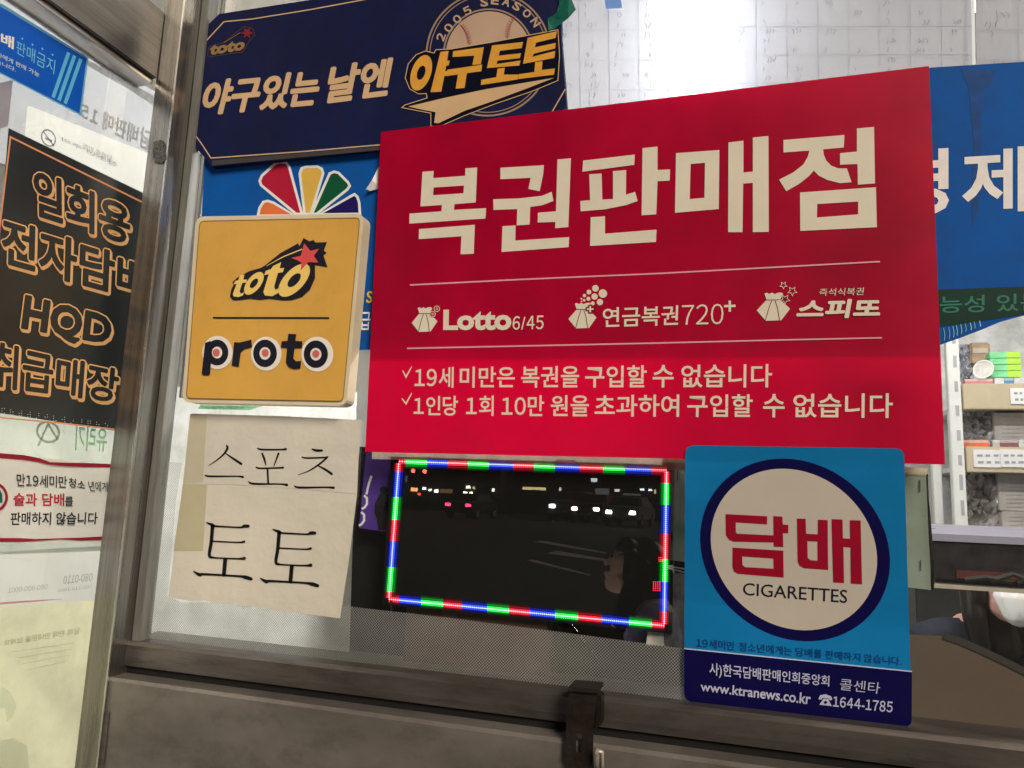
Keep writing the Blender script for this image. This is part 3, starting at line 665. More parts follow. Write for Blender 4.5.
for pts in ([(272, 280), (316, 274), (308, 328), (322, 326), (316, 352), (303, 354), (297, 384), (314, 382), (309, 407), (293, 410), (276, 494), (218, 497)],
            [(340, 276), (506, 254), (490, 346), (444, 350), (454, 300), (337, 307)], [(308, 376), (497, 348), (492, 384), (414, 394), (402, 474), (354, 478), (366, 401), (304, 410)],
            [(550, 245), (717, 226), (710, 259), (592, 274), (586, 300), (706, 287), (700, 313), (580, 327), (574, 345), (704, 326), (697, 353), (522, 367)],
            [(580, 370), (619, 365), (613, 402), (692, 402), (689, 428), (490, 458), (492, 430), (573, 416)],
            [(742, 204), (899, 168), (893, 204), (787, 230), (781, 255), (894, 231), (890, 261), (775, 289), (768, 306), (891, 274), (886, 312), (717, 344)],
            [(783, 335), (822, 330), (818, 377), (889, 369), (884, 402), (691, 426), (693, 400), (778, 388)]):
    a.poly(ze(pts), lay)
a.build('amber_lettering', amber, em)
Art(F).poly(ze([(98, 574), (300, 526), (520, 480), (886, 419), (760, 468), (560, 543), (400, 598), (262, 664), (238, 662), (246, 604), (188, 594)]), lay).build('swoosh', gold, em)
# small logo
def small_star(c, r0, r1, n, rot=0): return [(c[0]+math.cos(rot+math.pi*k/n)*(r0 if k % 2 == 0 else r1), c[1]+math.sin(rot+math.pi*k/n)*(r0 if k % 2 == 0 else r1)) for k in range(2*n)]
a = Art(F); a.text('toto', zs([(100, 170), (275, 140), (262, 195), (92, 222)]), B0+.0004, .05); a.stroke(zs([(165, 160), (245, 110)]), .5, B0+.0004); a.build('logo_lettering', paint('logo_gold', (140, 104, 62), .5), nb)
Art(F).stroke(zs([(85, 222), (92, 180), (160, 160), (245, 95), (262, 80), (305, 90), (318, 120), (290, 150), (275, 175), (255, 205), (180, 215), (100, 228)]), .4, B0+.0003, True).build('logo_outline', paint('logo_brown', (96, 72, 52), .5), nb)
Art(F).poly(small_star(zs([(278, 112)])[0], 6.5, 2.8, 6), B0+.0006).build('logo_star', paint('logo_red', (120, 32, 40), .5), nb)
gt = thing('green_tape', 'dark green cloth tape over the corner of the navy board', 'tape', F(562, 20, .018))
mb = MB(); pts = ze([(905, -40), (965, -40), (1002, 52), (960, 100), (925, 125), (880, 158), (852, 162), (850, 100), (898, 70), (912, 20)])
mb.add([F(p[0], p[1], .0178+.002*math.sin(i*2.3)) for i, p in enumerate(pts)], [tuple(range(len(pts)))]); mb.build('tape_piece', paint('green_cloth', (18, 84, 66), .6, .35, 40, bump=.2), gt)

# ---- red lottery sign ----
rs = thing('lottery_sign', 'large red lottery sign with cream Korean lettering', 'sign', F(650, 300, .02))
RQ = [(381, 132), (929, 66), (945, 464.5), (365, 452)]
redm = paint('sign_red', (192, 3, 46), .34, .2, 2.2, trans=.38, tcol=(.50, .0, .022), spec=.3, bump=.03, bscale=6, grime=.18)
rn = redm.node_tree.nodes; rl = redm.node_tree.links
mxn = [x for x in rn if x.type == 'MIX_SHADER'][0]
nz = rn.new('ShaderNodeTexNoise'); nz.inputs['Scale'].default_value = 5.5; nz.inputs['Detail'].default_value = 3; nz.inputs['Roughness'].default_value = .45
tcn = rn.new('ShaderNodeTexCoord'); rl.new(tcn.outputs['Object'], nz.inputs['Vector'])
mrn = rn.new('ShaderNodeMapRange'); mrn.inputs['From Min'].default_value = .3; mrn.inputs['From Max'].default_value = .7; mrn.inputs['To Min'].default_value = .27; mrn.inputs['To Max'].default_value = .46
rl.new(nz.outputs['Fac'], mrn.inputs['Value']); rl.new(mrn.outputs['Result'], mxn.inputs['Fac'])
Art(F).grid(RQ, .02, 24, 16, .0004).build('sign_sheet', redm, rs)
R0 = .0206
zA = Z(370, 60, 1012/290); zB = Z(640, 60, 3.2); zC = Z(360, 250, 1024/300); zD = Z(640, 250, 3.2)
a = Art(F)
def PA(z, pts, *holes): a.poly(z(pts), R0, [z(hh) for hh in holes])
PA(zA, [(183, 390), (222, 387), (221, 412), (332, 404), (333, 378), (374, 375), (369, 497), (295, 503), (293, 523), (405, 517), (403, 553), (137, 571), (138, 536), (249, 528), (251, 506), (176, 511)], [(222, 445), (328, 438), (326, 465), (220, 472)])
PA(zA, [(171, 590), (366, 575), (362, 676), (316, 678), (319, 615), (170, 625)])
PA(zA, [(455, 376), (607, 367), (604, 400), (592, 458), (553, 450), (561, 411), (455, 416)])
PA(zA, [(430, 486), (520, 483), (600, 474), (634, 460), (640, 492), (600, 507), (559, 513), (557, 574), (512, 577), (514, 520), (431, 523)])
PA(zA, [(654, 347), (701, 343), (692, 583), (646, 587), (647, 565), (585, 567), (586, 533), (649, 528)])
PA(zA, [(462, 580), (508, 577), (507, 630), (695, 618), (693, 653), (459, 670)])
PA(zA, [(744, 351), (924, 330), (922, 366), (741, 390)])
PA(zA, [(765, 399), (808, 396), (811, 487), (848, 485), (848, 388), (894, 384), (893, 470), (925, 460), (934, 492), (895, 506), (820, 521), (735, 528), (734, 492), (768, 489)])
PA(zB, [(8, 282), (56, 277), (56, 352), (96, 350), (95, 386), (56, 388), (52, 494), (5, 497)])
PA(zA, [(770, 549), (820, 545), (820, 606), (1000, 592), (998, 635), (768, 649)])
PA(zB, [(115, 298), (254, 288), (252, 477), (112, 489)], [(162, 333), (208, 329), (206, 441), (159, 445)])
PA(zB, [(283, 264), (331, 258), (331, 360), (361, 357), (361, 248), (411, 243), (412, 550), (361, 551), (361, 393), (330, 396), (328, 551), (282, 551)])
PA(zB, [(459, 256), (654, 240), (652, 280), (586, 286), (588, 303), (596, 322), (612, 338), (634, 347), (662, 347), (677, 391), (640, 394), (600, 384), (572, 370), (556, 354), (540, 372), (510, 396), (468, 420), (445, 383), (490, 360), (522, 335), (537, 310), (542, 290), (459, 296)])
PA(zB, [(694, 219), (749, 214), (752, 395), (697, 399), (696, 333), (640, 335), (640, 298), (694, 293)])
PA(zB, [(512, 424), (755, 407), (758, 535), (513, 547)], [(567, 461), (698, 453), (698, 494), (566, 504)])
a.build('title_lettering', cream, rs)
for pts in ([(410, 285), (520, 279.5), (660, 273.4), (770, 267.5), (880, 261.6)], [(407, 348.4), (520, 346), (660, 343), (780, 340), (882, 337.8)]):
    Art(F).stroke(pts, 1.5, R0).build('rule_line', paint('pink_rule', (214, 140, 140), .5, .05), rs)
a = Art(F)
def words(lst, xa, ta, ba, xb, tb, bb, g):
    for w_, u0, u1 in lst:
        k0 = (u0-xa)/(xb-xa); k1 = (u1-xa)/(xb-xa); lo = .5 if w_[0].isdigit() and w_.isdigit() else 0
        a.text(w_, [(u0+.3, ta+(tb-ta)*k0), (u1+.3, ta+(tb-ta)*k1), (u1, ba+(bb-ba)*k1), (u0, ba+(bb-ba)*k0)], R0, g)
words([('19세', 414.5, 453.5), ('미만은', 459.6, 514.7), ('복권을', 521, 579), ('구입할', 585, 646.5), ('수', 652.5, 673.5), ('없습니다', 681, 771.8)], 414, 367.2, 387.8, 772, 364, 387.5, .014)
words([('1인당', 413.5, 457.8), ('1회', 466, 493.5), ('10만', 501.5, 544), ('원을', 550.5, 588.7), ('초과하여', 594.5, 679), ('구입할', 687, 752.5), ('수', 763, 784.5), ('없습니다', 793, 892.6)], 413.5, 396, 415.5, 892, 393.3, 418, .014)
for y in (0, 26.6): a.stroke([(402.6-y*.03, 370.5+y*1.05), (406, 377+y), (411.8, 366.5+y)], [1.0, 1.6, .9], R0)
a.build('warning_lettering', cream, rs)
zL = Z(400, 275, 6.4); zY = Z(560, 275, 5.39); zS = Z(740, 270, 5.39)
a = Art(F); a.text('Lotto', zL([(278, 222), (716, 214), (712, 353), (276, 354)]), R0, .04); a.text('6/45', zL([(722, 264), (920, 257), (918, 347), (719, 351)]), R0, .008); a.build('brand_lettering', cream, rs); a = Art(F)
a.text('연금복권', zY([(230, 176), (640, 163), (636, 270), (230, 283)]), R0, .012); a.text('720', zY([(658, 162), (882, 154), (880, 265), (654, 270)]), R0, -.006)
a.stroke(zY([(884, 168), (946, 166)]), 2.4, R0); a.stroke(zY([(915, 138), (915, 198)]), 2.4, R0+.0002); a.build('brand_lettering', cream, rs); a = Art(F)
a.text('스피또', zS([(332, 164), (758, 159), (748, 252), (304, 258)]), R0+.0003, .0, fat=1.0); a.text('즉석식복권', zS([(430, 101), (669, 94), (664, 135), (425, 139)]), R0, .0)
a.build('brand_lettering', cream, rs)
bagp = [(113, 212), (125, 206), (136, 214), (150, 206), (165, 214), (180, 206), (198, 206), (206, 214), (190, 246), (240, 296), (196, 361), (120, 364), (75, 306), (124, 246)]
def bag(z, T):
    tr = lambda pts: z([T(p) for p in pts])
    b = Art(F).poly(tr(bagp), R0).build('bag_emblem', cream, rs); l = Art(F)
    for s in ([(122, 247), (188, 246)], [(150, 250), (136, 290), (118, 361)], [(166, 250), (178, 290), (188, 360)]): l.stroke(tr(s), .65, R0+.0003)
    l.build('fold_line', paint('fold_red', (110, 10, 30), .5), b); return b
b1 = bag(zL, lambda p: p)
a = Art(F); a.disc(zL([(236, 216)])[0], (3.1, 0), (0, 3.1), R0+.0002, .78, 20); a.disc(zL([(208, 251)])[0], (3.1, 0), (0, 3.1), R0+.0006, .78, 20)
a.disc(zL([(236, 216)])[0], (1, 0), (0, 1.2), R0+.0002, .5, 12); a.disc(zL([(208, 251)])[0], (1, 0), (0, 1.2), R0+.0006, .5, 12); a.build('coin_ring', cream, b1)
Art(F).disc(zL([(208, 251)])[0], (3.3, 0), (0, 3.3), R0+.0004, n=20).build('coin_face', redm, b1)
b2 = bag(zY, lambda p: (45+(p[0]-75)*152/165, 150+(p[1]-206)*138/158))
a = Art(F)
for x, y, r in ((191, 72, 18), (231, 100, 23), (186, 116, 17), (215, 146, 17), (156, 92, 13), (153, 128, 11), (176, 153, 11), (132, 111, 9), (130, 136, 7), (115, 128, 5), (116, 143, 4)): a.disc(zY([(x, y)])[0], (r/5.39, 0), (0, r/5.39), R0, n=18)
a.build('ball_dot', cream, b2)
a = Art(F); a.stroke(zY([(138, 184), (188, 183)]), 4.2, R0+.0003); a.stroke(zY([(163, 160), (163, 208)]), 4.2, R0+.0004); a.build('plus_outline', paint('fold_red', ()), b2)
a = Art(F); a.stroke(zY([(145, 184), (181, 183)]), 1.6, R0+.0006); a.stroke(zY([(163, 167), (163, 201)]), 1.6, R0+.0007); a.build('plus_mark', cream, b2)
b3 = bag(zS, lambda p: (90+(p[0]-75)*180/165, 122+(p[1]-206)*152/158))
a = Art(F)
for x, y, r in ((234, 82, 20), (282, 114, 26), (243, 158, 27)): a.stroke(small_star(zS([(x, y)])[0], r/5.39, r/5.39*.45, 5, .3), .55, R0+.0004, True)
a.build('star_outline', cream, b3)
Art(F).poly(small_star(zS([(243, 158)])[0], 24/5.39, 24/5.39*.45, 5, .3), R0+.0003).build('star_face', paint('fold_red', ()), b3)

for k, (u0, u1, v0, v1, lab) in enumerate(((806, 868, 372, 470, 'dark tall jar standing behind the red sign, seen as a soft shadow'), (850, 908, 388, 452, 'dark round tin behind the right end of the red sign, seen as a soft shadow'), (694, 742, 368, 470, 'dark slim bottle behind the red sign, seen as a soft shadow'))):  # added dark shapes, out of sight, to cast soft shadows through the sign
    q0 = F(u0, v1-45, -.055); q1 = F(u1, v0-45, -.055); cx_ = (q0.x+q1.x)/2; rr_ = (q1.x-q0.x)/2
    t = thing('jar', lab, 'jar', (cx_, .055, q0.z)); jm = paint('jar_dark', (.04, .035, .03), .3, .2, raw=True)
    MB().tube([(cx_, .055, q0.z-.02), (cx_, .055, q0.z+(q1.z-q0.z)*.7), (cx_, .055, q0.z+(q1.z-q0.z)*.85), (cx_, .055, q1.z-.012)], [rr_, rr_, rr_*.75, rr_*.5], 20).build('jar_body', jm, t, smooth=True); MB().tube([(cx_, .055, q1.z-.0115), (cx_, .055, q1.z)], rr_*.55, 20).build('lid', jm, t)
struct('window_shelf', MB().box((F(690, 430, -.05).x, .012, F(800, 427, -.055).z-.035), (F(915, 430, -.05).x, .11, F(800, 427, -.055).z-.021)), paint('shelf_edge', (.10, .10, .095), .3, .2, raw=True))
# ---- yellow box sign ----
yb = thing('yellow_box_sign', 'square yellow plastic box sign with cream rim', 'sign', F(273, 310, .03))
YQ = [(196, 216.5), (364, 213.5), (346.5, 406), (182, 402.5)]
rim = paint('box_rim', (205, 180, 140), .45, .08, 14)
slab(F, rrect(YQ, 9), .030, .006, INTO).build('box_shell', rim, yb)
def inset(q, k):
    c = (Vector(q[0])+Vector(q[1])+Vector(q[2])+Vector(q[3]))/4; return [tuple(Vector(p)+(c-Vector(p)).normalized()*k) for p in q]
Art(F).poly(rrect(inset(YQ, 6.2), 5), .0312).build('yellow_face', paint('box_yellow', (203, 147, 62), .42, .07, 6, spec=.2, grime=.08), yb)
Art(F).stroke(rrect(inset(YQ, 6.0), 5), .8, .0316, True).build('face_groove', paint('groove', (120, 92, 55), .6), yb)
zP = Z(200, 225, 4.8); Y0 = .0322
blk = paint('box_black', (24, 21, 30), .42, .12)
a = Art(F); a.poly(zP([(143, 345), (150, 310), (162, 285), (155, 275), (180, 252), (235, 222), (290, 206), (310, 195), (385, 135), (470, 88), (478, 100), (497, 62), (525, 78), (545, 72), (555, 84), (610, 82), (594, 122), (608, 134), (592, 145), (612, 202), (552, 192), (552, 255), (528, 310), (490, 345), (440, 361), (400, 362), (330, 354), (290, 360), (240, 354), (190, 361), (160, 362)]), Y0)
a.stroke(zP([(62, 445), (620, 446)]), 1.7, Y0); lg_ = a.build('logo_shadow', blk, yb)
ylw = paint('logo_yellow', (226, 182, 92), .4, .05)
a = Art(F); y1 = Y0+.0004
for t in ([(192, 242), (213, 238), (208, 262), (226, 262), (222, 276), (203, 278), (190, 318), (196, 330), (212, 322), (206, 338), (184, 346), (160, 342), (158, 330), (176, 282), (162, 284), (168, 270), (184, 264)],
          [(352, 196), (390, 178), (382, 208), (404, 206), (398, 226), (374, 230), (356, 296), (362, 312), (382, 300), (376, 326), (346, 342), (312, 338), (304, 322), (330, 236), (308, 240), (316, 220), (340, 212)]): a.poly(zP(t), y1)
a.disc(zP([(259, 280)])[0], (9.6, -4.2), (-2.5, 10.6), y1, .42, 32); a.disc(zP([(452, 265)])[0], (15.2, -6.0), (-4.5, 15.5), y1, .42, 36)
a.stroke(zP([(318, 197), (400, 152), (490, 116)]), [.4, 1.0, 1.2], y1)
a.build('logo_lettering', ylw, lg_)
Art(F).poly(zP([(438, 158), (484, 148), (500, 88), (530, 124), (572, 114), (546, 148), (568, 180), (520, 178), (482, 220), (488, 182), (470, 170)]), y1+.0004).build('red_star', paint('star_red', (206, 72, 66), .45, .05), lg_)
wc = paint('ring_cream', (222, 205, 182), .45, .05); rd = paint('dot_red', (196, 92, 78), .5, .05)
for c, r, dc in (((84, 612), (73, 80), (78, 612)), ((318, 618), (73, 82), (313, 614)), ((563, 620), (77, 84), (556, 618))):
    pl = Art(F).disc(zP([c])[0], (r[0]/4.8, 0), (0, r[1]/4.8), Y0, n=36).build('proto_disc', wc, yb)
    Art(F).disc(zP([dc])[0], (17/4.8, 0), (0, 18/4.8), y1+.0005, n=20).build('proto_dot', rd, pl)
a = Art(F)
for c, r in (((82, 612), (54, 62)), ((312, 616), (57, 66)), ((556, 620), (58, 66))): a.disc(zP([c])[0], (r[0]/4.8, 0), (0, r[1]/4.8), y1, .46, 36)
for t in ([(24, 566), (50, 556), (60, 580), (48, 715), (40, 722), (14, 720), (8, 712)], [(152, 674), (164, 562), (190, 564), (246, 550), (250, 586), (214, 594), (196, 610), (186, 680)],
          [(424, 522), (462, 524), (458, 556), (492, 558), (490, 590), (454, 590), (448, 640), (460, 654), (486, 652), (482, 688), (450, 692), (424, 680), (412, 660), (418, 590), (388, 588), (392, 558), (420, 556)]): a.poly(zP(t), y1+.0003)
a.build('proto_lettering', blk, yb)
# ---- paper sign ----
ps = thing('paper_sign', 'cream paper sign with black brush-style Korean lettering', 'paper sign', F(265, 515, .003))
Art(F).poly([(192, 413.5), (280, 416), (362, 420), (358.5, 460), (357, 495), (349, 560), (340, 618.5), (300, 613), (262, 608.5), (258, 606), (240, 606.5), (232, 603), (215, 604), (205, 600), (190, 601), (168.5, 597), (175, 545), (183, 482), (188, 445)], .0032).build('lower_sheet', paint('paper_cream', (200, 183, 156), .75, .07, 4, spec=.2, trans=.06, bump=.35, bscale=16), ps)
Art(F).poly([(192, 413.5), (280, 416), (362, 420), (358.5, 460), (357, 494), (300, 489), (240, 485), (183, 483.5), (188, 445)], .0038).build('upper_sheet', paint('paper_cream2', (203, 187, 161), .75, .08, 5, spec=.2, trans=.08, bump=.35, bscale=16), ps)
Art(F).poly([(183, 484), (207, 485), (203, 551), (173.5, 551)], .0036).build('yellowed_tape', paint('yellow_tape', (184, 166, 126), .35, .08, trans=.1), ps)
Art(F).poly([(190, 414), (207, 415), (203, 482), (183, 483)], .0041).build('yellowed_tape', paint('yellow_tape2', (190, 172, 138), .35, .08, trans=.1), ps)
zz = Z(185, 420, 4.267); a = Art(F); I0 = .0044
st_ = [[(176, 107, 6), (181, 120, 10), (165, 146, 8), (132, 174, 5), (101, 194, 2)], [(170, 140, 3), (205, 164, 9), (240, 187, 10)], [(85, 234, 4), (106, 240, 8), (220, 240, 6), (246, 243, 11)],
       [(308, 120, 5), (330, 126, 8), (410, 126, 7), (430, 124, 10)], [(328, 140, 7), (338, 165, 9), (345, 192, 4)], [(400, 140, 9), (391, 165, 7), (379, 196, 4)], [(302, 200, 5), (320, 206, 7), (400, 204, 7), (418, 203, 9)], [(352, 210, 8), (355, 268, 8)], [(270, 262, 4), (294, 272, 9), (400, 273, 6), (435, 277, 11)],
       [(540, 123, 5), (560, 130, 11), (584, 130, 10)], [(498, 158, 5), (520, 162, 7), (595, 160, 7), (608, 158, 8)], [(606, 160, 8), (576, 186, 8), (530, 216, 5), (482, 234, 2)], [(563, 192, 4), (600, 212, 9), (626, 230, 10)], [(465, 280, 4), (490, 288, 9), (600, 287, 7), (634, 289, 11)]]
for dx, dy in ((0, 0), (284, 29)):
    st_ += [[(x+dx, y+dy, w) for x, y, w in s] for s in ([(90, 437, 4), (113, 446, 12), (124, 450, 9)], [(118, 446, 16), (112, 520, 15), (104, 578, 13), (122, 587, 7)], [(115, 452, 8), (230, 458, 7), (252, 453, 14), (270, 453, 13)], [(115, 517, 6), (225, 522, 6), (252, 519, 11)], [(112, 583, 8), (130, 588, 7), (225, 592, 7), (253, 590, 14)], [(172, 592, 17), (166, 660, 17)], [(36, 645, 4), (62, 660, 15), (85, 658, 10), (225, 666, 9), (258, 671, 16), (282, 678, 14)])]
for k, s in enumerate(st_):
    if k == 14: a.build('brush_lettering', paint('ink_black', (12, 11, 10), .6, .1), ps); a = Art(F)
    a.brush(zz(s), I0)
a.build('brush_lettering', paint('ink_black', ()), ps)
Art(F).brush(zz([(222, 712, 3), (240, 708, 7), (252, 712, 4)]), .0041).build('peeled_spot', paint('peel', (200, 186, 160), .8), ps)

# ---- cigarette sticker (its top laps over the red sign, its foot lies on the glass) ----
def G(u, v, o): return F(u, v, .0232 - .0192*min(1, max(0, (v-445)/282)) + o)
cs = thing('cigarette_sticker', 'blue tobacco sticker with a white disc and navy ring', 'sticker', F(800, 590, .012))
CQ = [(685.3, 445.3), (904, 448.5), (912, 727.5), (684, 701)]
def Gd(pts): return pts
sk = paint('sticker_blue', (18, 106, 146), .3, .07, 7, trans=.16, spec=.2); nv = paint('sticker_navy', (12, 8, 54), .3, .10, 7, spec=.2)
outer = rrect(CQ, 9)
Art(G).poly(outer, 0).build('sticker_sheet', sk, cs)
Art(G).poly([(684.2, 649)]+[(912-.0*k, 672) for k in (0,)]+[p for p in outer if p[1] > 690 and p[0] > 800]+[p for p in outer if p[1] > 660 and p[0] < 800], .0003).build('navy_band', nv, cs)
Art(G).stroke([(684.2, 648.5), (912, 671.5)], 1.2, .0006).build('divider_line', paint('divider', (175, 178, 190), .4), cs)
zq = Z(670, 430, 2.477)
Art(G).disc(zq([(310, 297)])[0], (235/2.477, 24/2.477), (6/2.477, 225/2.477), .0004, n=72).build('navy_ring', nv, cs)
Art(G).disc(zq([(307, 296)])[0], (206/2.477, 22/2.477), (6/2.477, 199/2.477), .0007, n=72).build('white_disc', paint('sticker_white', (192, 173, 148), .35, .06, 5, trans=.14, spec=.2), cs)
zc = Z(710, 490, 5.906); a = Art(G); q0 = .0011
for o_, hs in (([(92, 142), (338, 155), (337, 203), (152, 191), (153, 250), (162, 258), (375, 268), (376, 310), (140, 305), (112, 293), (94, 268)], []), ([(374, 154), (428, 157), (430, 203), (463, 207), (462, 256), (431, 255), (433, 337), (377, 334)], []),
               ([(133, 340), (433, 358), (435, 517), (165, 495), (142, 482), (133, 456)], [[(190, 392), (375, 405), (376, 465), (206, 455), (192, 442)]]),
               ([(514, 168), (565, 170), (568, 258), (637, 262), (638, 175), (695, 178), (698, 472), (556, 462), (528, 447), (518, 420)], [[(575, 302), (635, 304), (636, 418), (592, 414), (577, 400)]]),
               ([(718, 172), (783, 174), (785, 285), (828, 288), (826, 178), (890, 180), (898, 557), (832, 553), (830, 340), (788, 336), (792, 550), (728, 546)], [])):
    a.poly(zc(o_), q0, [zc(hh) for hh in hs])
a.build('red_lettering', paint('sticker_red', (140, 10, 32), .35, .08), cs)
Art(G).text('CIGARETTES', zc([(196, 547), (812, 590), (810, 669), (194, 620)]), q0, .003).build('latin_lettering', blk, cs)
Art(G).text('19세미만 청소년에게는 담배를 판매하지 않습니다.', [(696.5, 638), (902, 657), (902, 665.5), (696.5, 647)], q0, .002).build('notice_lettering', paint('dark_blue_ink', (10, 50, 96), .5), cs)
zn = Z(680, 640, 4.267); a = Art(G)
a.text('사)한국담배판매인회중앙회', zn([(126, 96), (638, 152), (636, 206), (125, 158)]), q0, .012); a.text('콜센타', zn([(684, 164), (857, 182), (850, 231), (682, 213)]), q0, -.004)
a.text('www.ktranews.co.kr', zn([(88, 178), (560, 228), (556, 276), (87, 217)]), q0, .018); a.text('1644-1785', zn([(654, 240), (909, 263), (906, 310), (652, 284)]), q0, .016)
# telephone mark
for t in ([(592, 248), (598, 236), (620, 231), (645, 240), (650, 254), (640, 258), (634, 250), (608, 247), (604, 254), (593, 254)], [(612, 250), (632, 252), (648, 282), (595, 276)]): a.poly(zn(t), q0)
a.build('white_lettering', paint('sticker_print', (178, 170, 182), .4), cs)
a = Art(G); a.disc(zn([(621, 266)])[0], (1.6, 0), (0, 1.5), q0+.0003, n=14); a.build('dial_mark', nv, cs)

# ================================================================== SIDE GLASS (left)
LI = (-1, 0, 0)
# lit posters behind
bp_ = thing('grey_poster', 'pale grey poster seen from behind at the upper side glass', 'poster', S(90, 140, -.01))
lit1 = paint('lit_grey', (.31, .32, .34), .8, .12, 7, raw=True, trans=.62, spec=.1)
lit2 = paint('lit_white', (.44, .44, .42), .8, .06, 7, raw=True, trans=.66, spec=.1)
zt_ = Z(0, 0, 3)
wbq = rrect([zt_([(82, 315)])[0], zt_([(470, 470)])[0], zt_([(450, 640)])[0], zt_([(70, 460)])[0]], 4)
Art(S).poly([(-30, -25), (165, 98), (150, 225), (-30, 150)], -.012, [wbq]).build('poster_sheet', lit1, bp_)
Art(S).poly(wbq, -.0121).build('white_box', lit2, bp_)
Art(S).text('담배판매 15', [(152, 131), (82, 102), (80, 118), (149, 152)], -.0105, .03).build('mirrored_lettering', paint('lit_letter', (.5, .5, .5), .8, .03, raw=True, trans=.66), bp_)
a = Art(S); a.text('담배를 판매', [(112, 156), (84, 143), (83, 149), (111, 163)], -.0105, 0); a.text('청소년 주의', [(118, 163), (62, 137), (62, 141), (117, 168)], -.0105, 0)
a.disc((48.5, 138), (7.5, 2.5), (-.5, 8.5), -.0105, .84, 24); a.stroke([(43, 131), (54, 146)], 1.1, -.0105); a.stroke([(45, 138), (52, 141)], 1.6, -.0104)
a.build('faint_print', paint('faint_print', (.24, .24, .26), .8, raw=True, trans=.6), bp_)
Art(S).poly([(-5, 84), (13, 80), (8, 126), (-8, 132)], -.0095).build('pink_edge', paint('pink_lit', (.5, .45, .48), .8, raw=True, trans=.7), bp_)
Art(S).poly([(84, 58), (100, 66), (156, 97), (156, 107), (130, 90), (88, 66)], -.0095).build('torn_white_edge', paint('lit_edge', (.85, .82, .74), .8, .4, 60, raw=True, trans=.7), bp_)
gpn = thing('greenish_poster', 'pale greenish poster strip behind the side glass, around the white banner', 'poster', S(50, 440, -.01))
Art(S).grid([(-30, 400), (125, 420), (110, 550), (-30, 555)], -.012).build('poster_sheet', paint('lit_green', (.58, .62, .55), .8, .15, 9, raw=True, trans=.62, spec=.1), gpn)
a = Art(S); a.disc((48, 432), (12, 2), (-1, 11), -.0112, .8, 28); a.stroke([(38, 446), (48, 424), (58, 440)], 2, -.0112); a.build('ring_mark', paint('ring_faint', (.42, .50, .42), .8, raw=True, trans=.6), gpn)
Art(S).text('유리기', [(108, 428), (76, 424), (75, 450), (106, 452)], -.0112, .02).build('mirrored_lettering', paint('green_faint', (.38, .66, .45), .8, raw=True, trans=.6), gpn)
wpn = thing('white_leaflet', 'white leaflet with faint grey numbers under the banner', 'leaflet', S(50, 575, -.01))
Art(S).grid([(-30, 553), (104, 546), (98, 600), (-30, 609)], -.0115).build('leaflet_sheet', paint('lit_leaf', (.68, .69, .66), .8, .06, 8, raw=True, trans=.62, spec=.1), wpn)
a = Art(S); a.text('080-800-0001', [(48, 584), (8, 588), (8, 593), (47, 589)], -.011, 0); a.text('080-0110', [(93, 573), (64, 576), (63, 584), (92, 581)], -.011, .01); a.text('080-110-1000', [(92, 585), (58, 589), (58, 592), (92, 588)], -.011, 0)
a.build('mirrored_lettering', paint('leaf_faint', (.40, .40, .38), .8, raw=True, trans=.6), wpn)
Art(S).stroke([(-20, 605), (20, 602), (62, 599)], [2.4, 2, .4], -.0108).build('pink_line', paint('pink_line', (.8, .35, .35), .8, raw=True, trans=.6), wpn)
ypn = thing('yellow_poster', 'large yellowish green poster at the bottom of the side glass', 'poster', S(40, 690, -.01))
Art(S).grid([(-30, 609), (97, 600), (80, 800), (-60, 830)], -.012).build('poster_sheet', paint('lit_yellow', (.76, .75, .53), .8, .22, 6, raw=True, trans=.62, spec=.1), ypn)
a = Art(S); a.text('담배 판매 안내문을 보세요', [(80, 627), (4, 640), (4, 646), (79, 634)], -.0112, .02); 
for k in range(4): a.stroke([(12+k*5, 652+k*6), (74-k*2, 643+k*6)], .5, -.0112)
a.build('mirrored_lettering', paint('yellow_faint', (.58, .59, .49), .8, raw=True, trans=.6), ypn)
a = Art(S); a.poly([(-10, 688), (4, 687), (12, 694), (17, 706), (12, 717), (6, 722), (5, 708), (-10, 706)], -.0112); a.poly([(-10, 742), (14, 738), (27, 746), (31, 790), (-10, 800)], -.0112)
a.build('bluish_shape', paint('blue_faint', (.84, .88, .84), .8, .1, raw=True, trans=.85), ypn)

# blue sticker
bs = thing('blue_sticker', 'blue tobacco warning sticker with pale stripes at top left', 'sticker', S(50, 50, .001))
zu = Z(0, 0, 5.483)
Art(S).poly([(-30, -16), (88.5, 57.5), (81, 116), (-30, 58)], .001).build('pale_border', paint('sticker_teal', (110, 165, 180), .4, .08, trans=.1), bs)
Art(S).poly([(-30, -12), (86.5, 58.5), (79.5, 113), (-30, 56.5)], .0014).build('sticker_sheet', paint('deep_blue', (14, 84, 166), .4, .08, trans=.1), bs)
a = Art(S)
for dx in (0, 32, 66): a.poly(zu([(368+dx, 282+dx*.55), (386+dx, 292+dx*.55), (300+dx, 540+dx*.5), (282+dx, 530+dx*.5)]), .0018)
a.build('pale_stripe', paint('stripe_teal', (92, 170, 205), .4, .06), bs)
Art(S).text('담배', zu([(-75, 145), (78, 205), (75, 272), (-78, 212)]), .0018, .03).build('white_lettering', paint('sticker_lite', (225, 222, 225), .4), bs)
a = Art(S); a.text('판매금지', zu([(92, 218), (305, 330), (296, 408), (88, 292)]), .0018, .0)
for x, y in ((122, 212), (178, 245), (233, 268), (288, 300)): a.disc(zu([(x, y)])[0], (.9, .3), (0, 1.1), .0018, n=10)
a.build('teal_lettering', paint('letter_teal', (110, 178, 205), .4), bs)
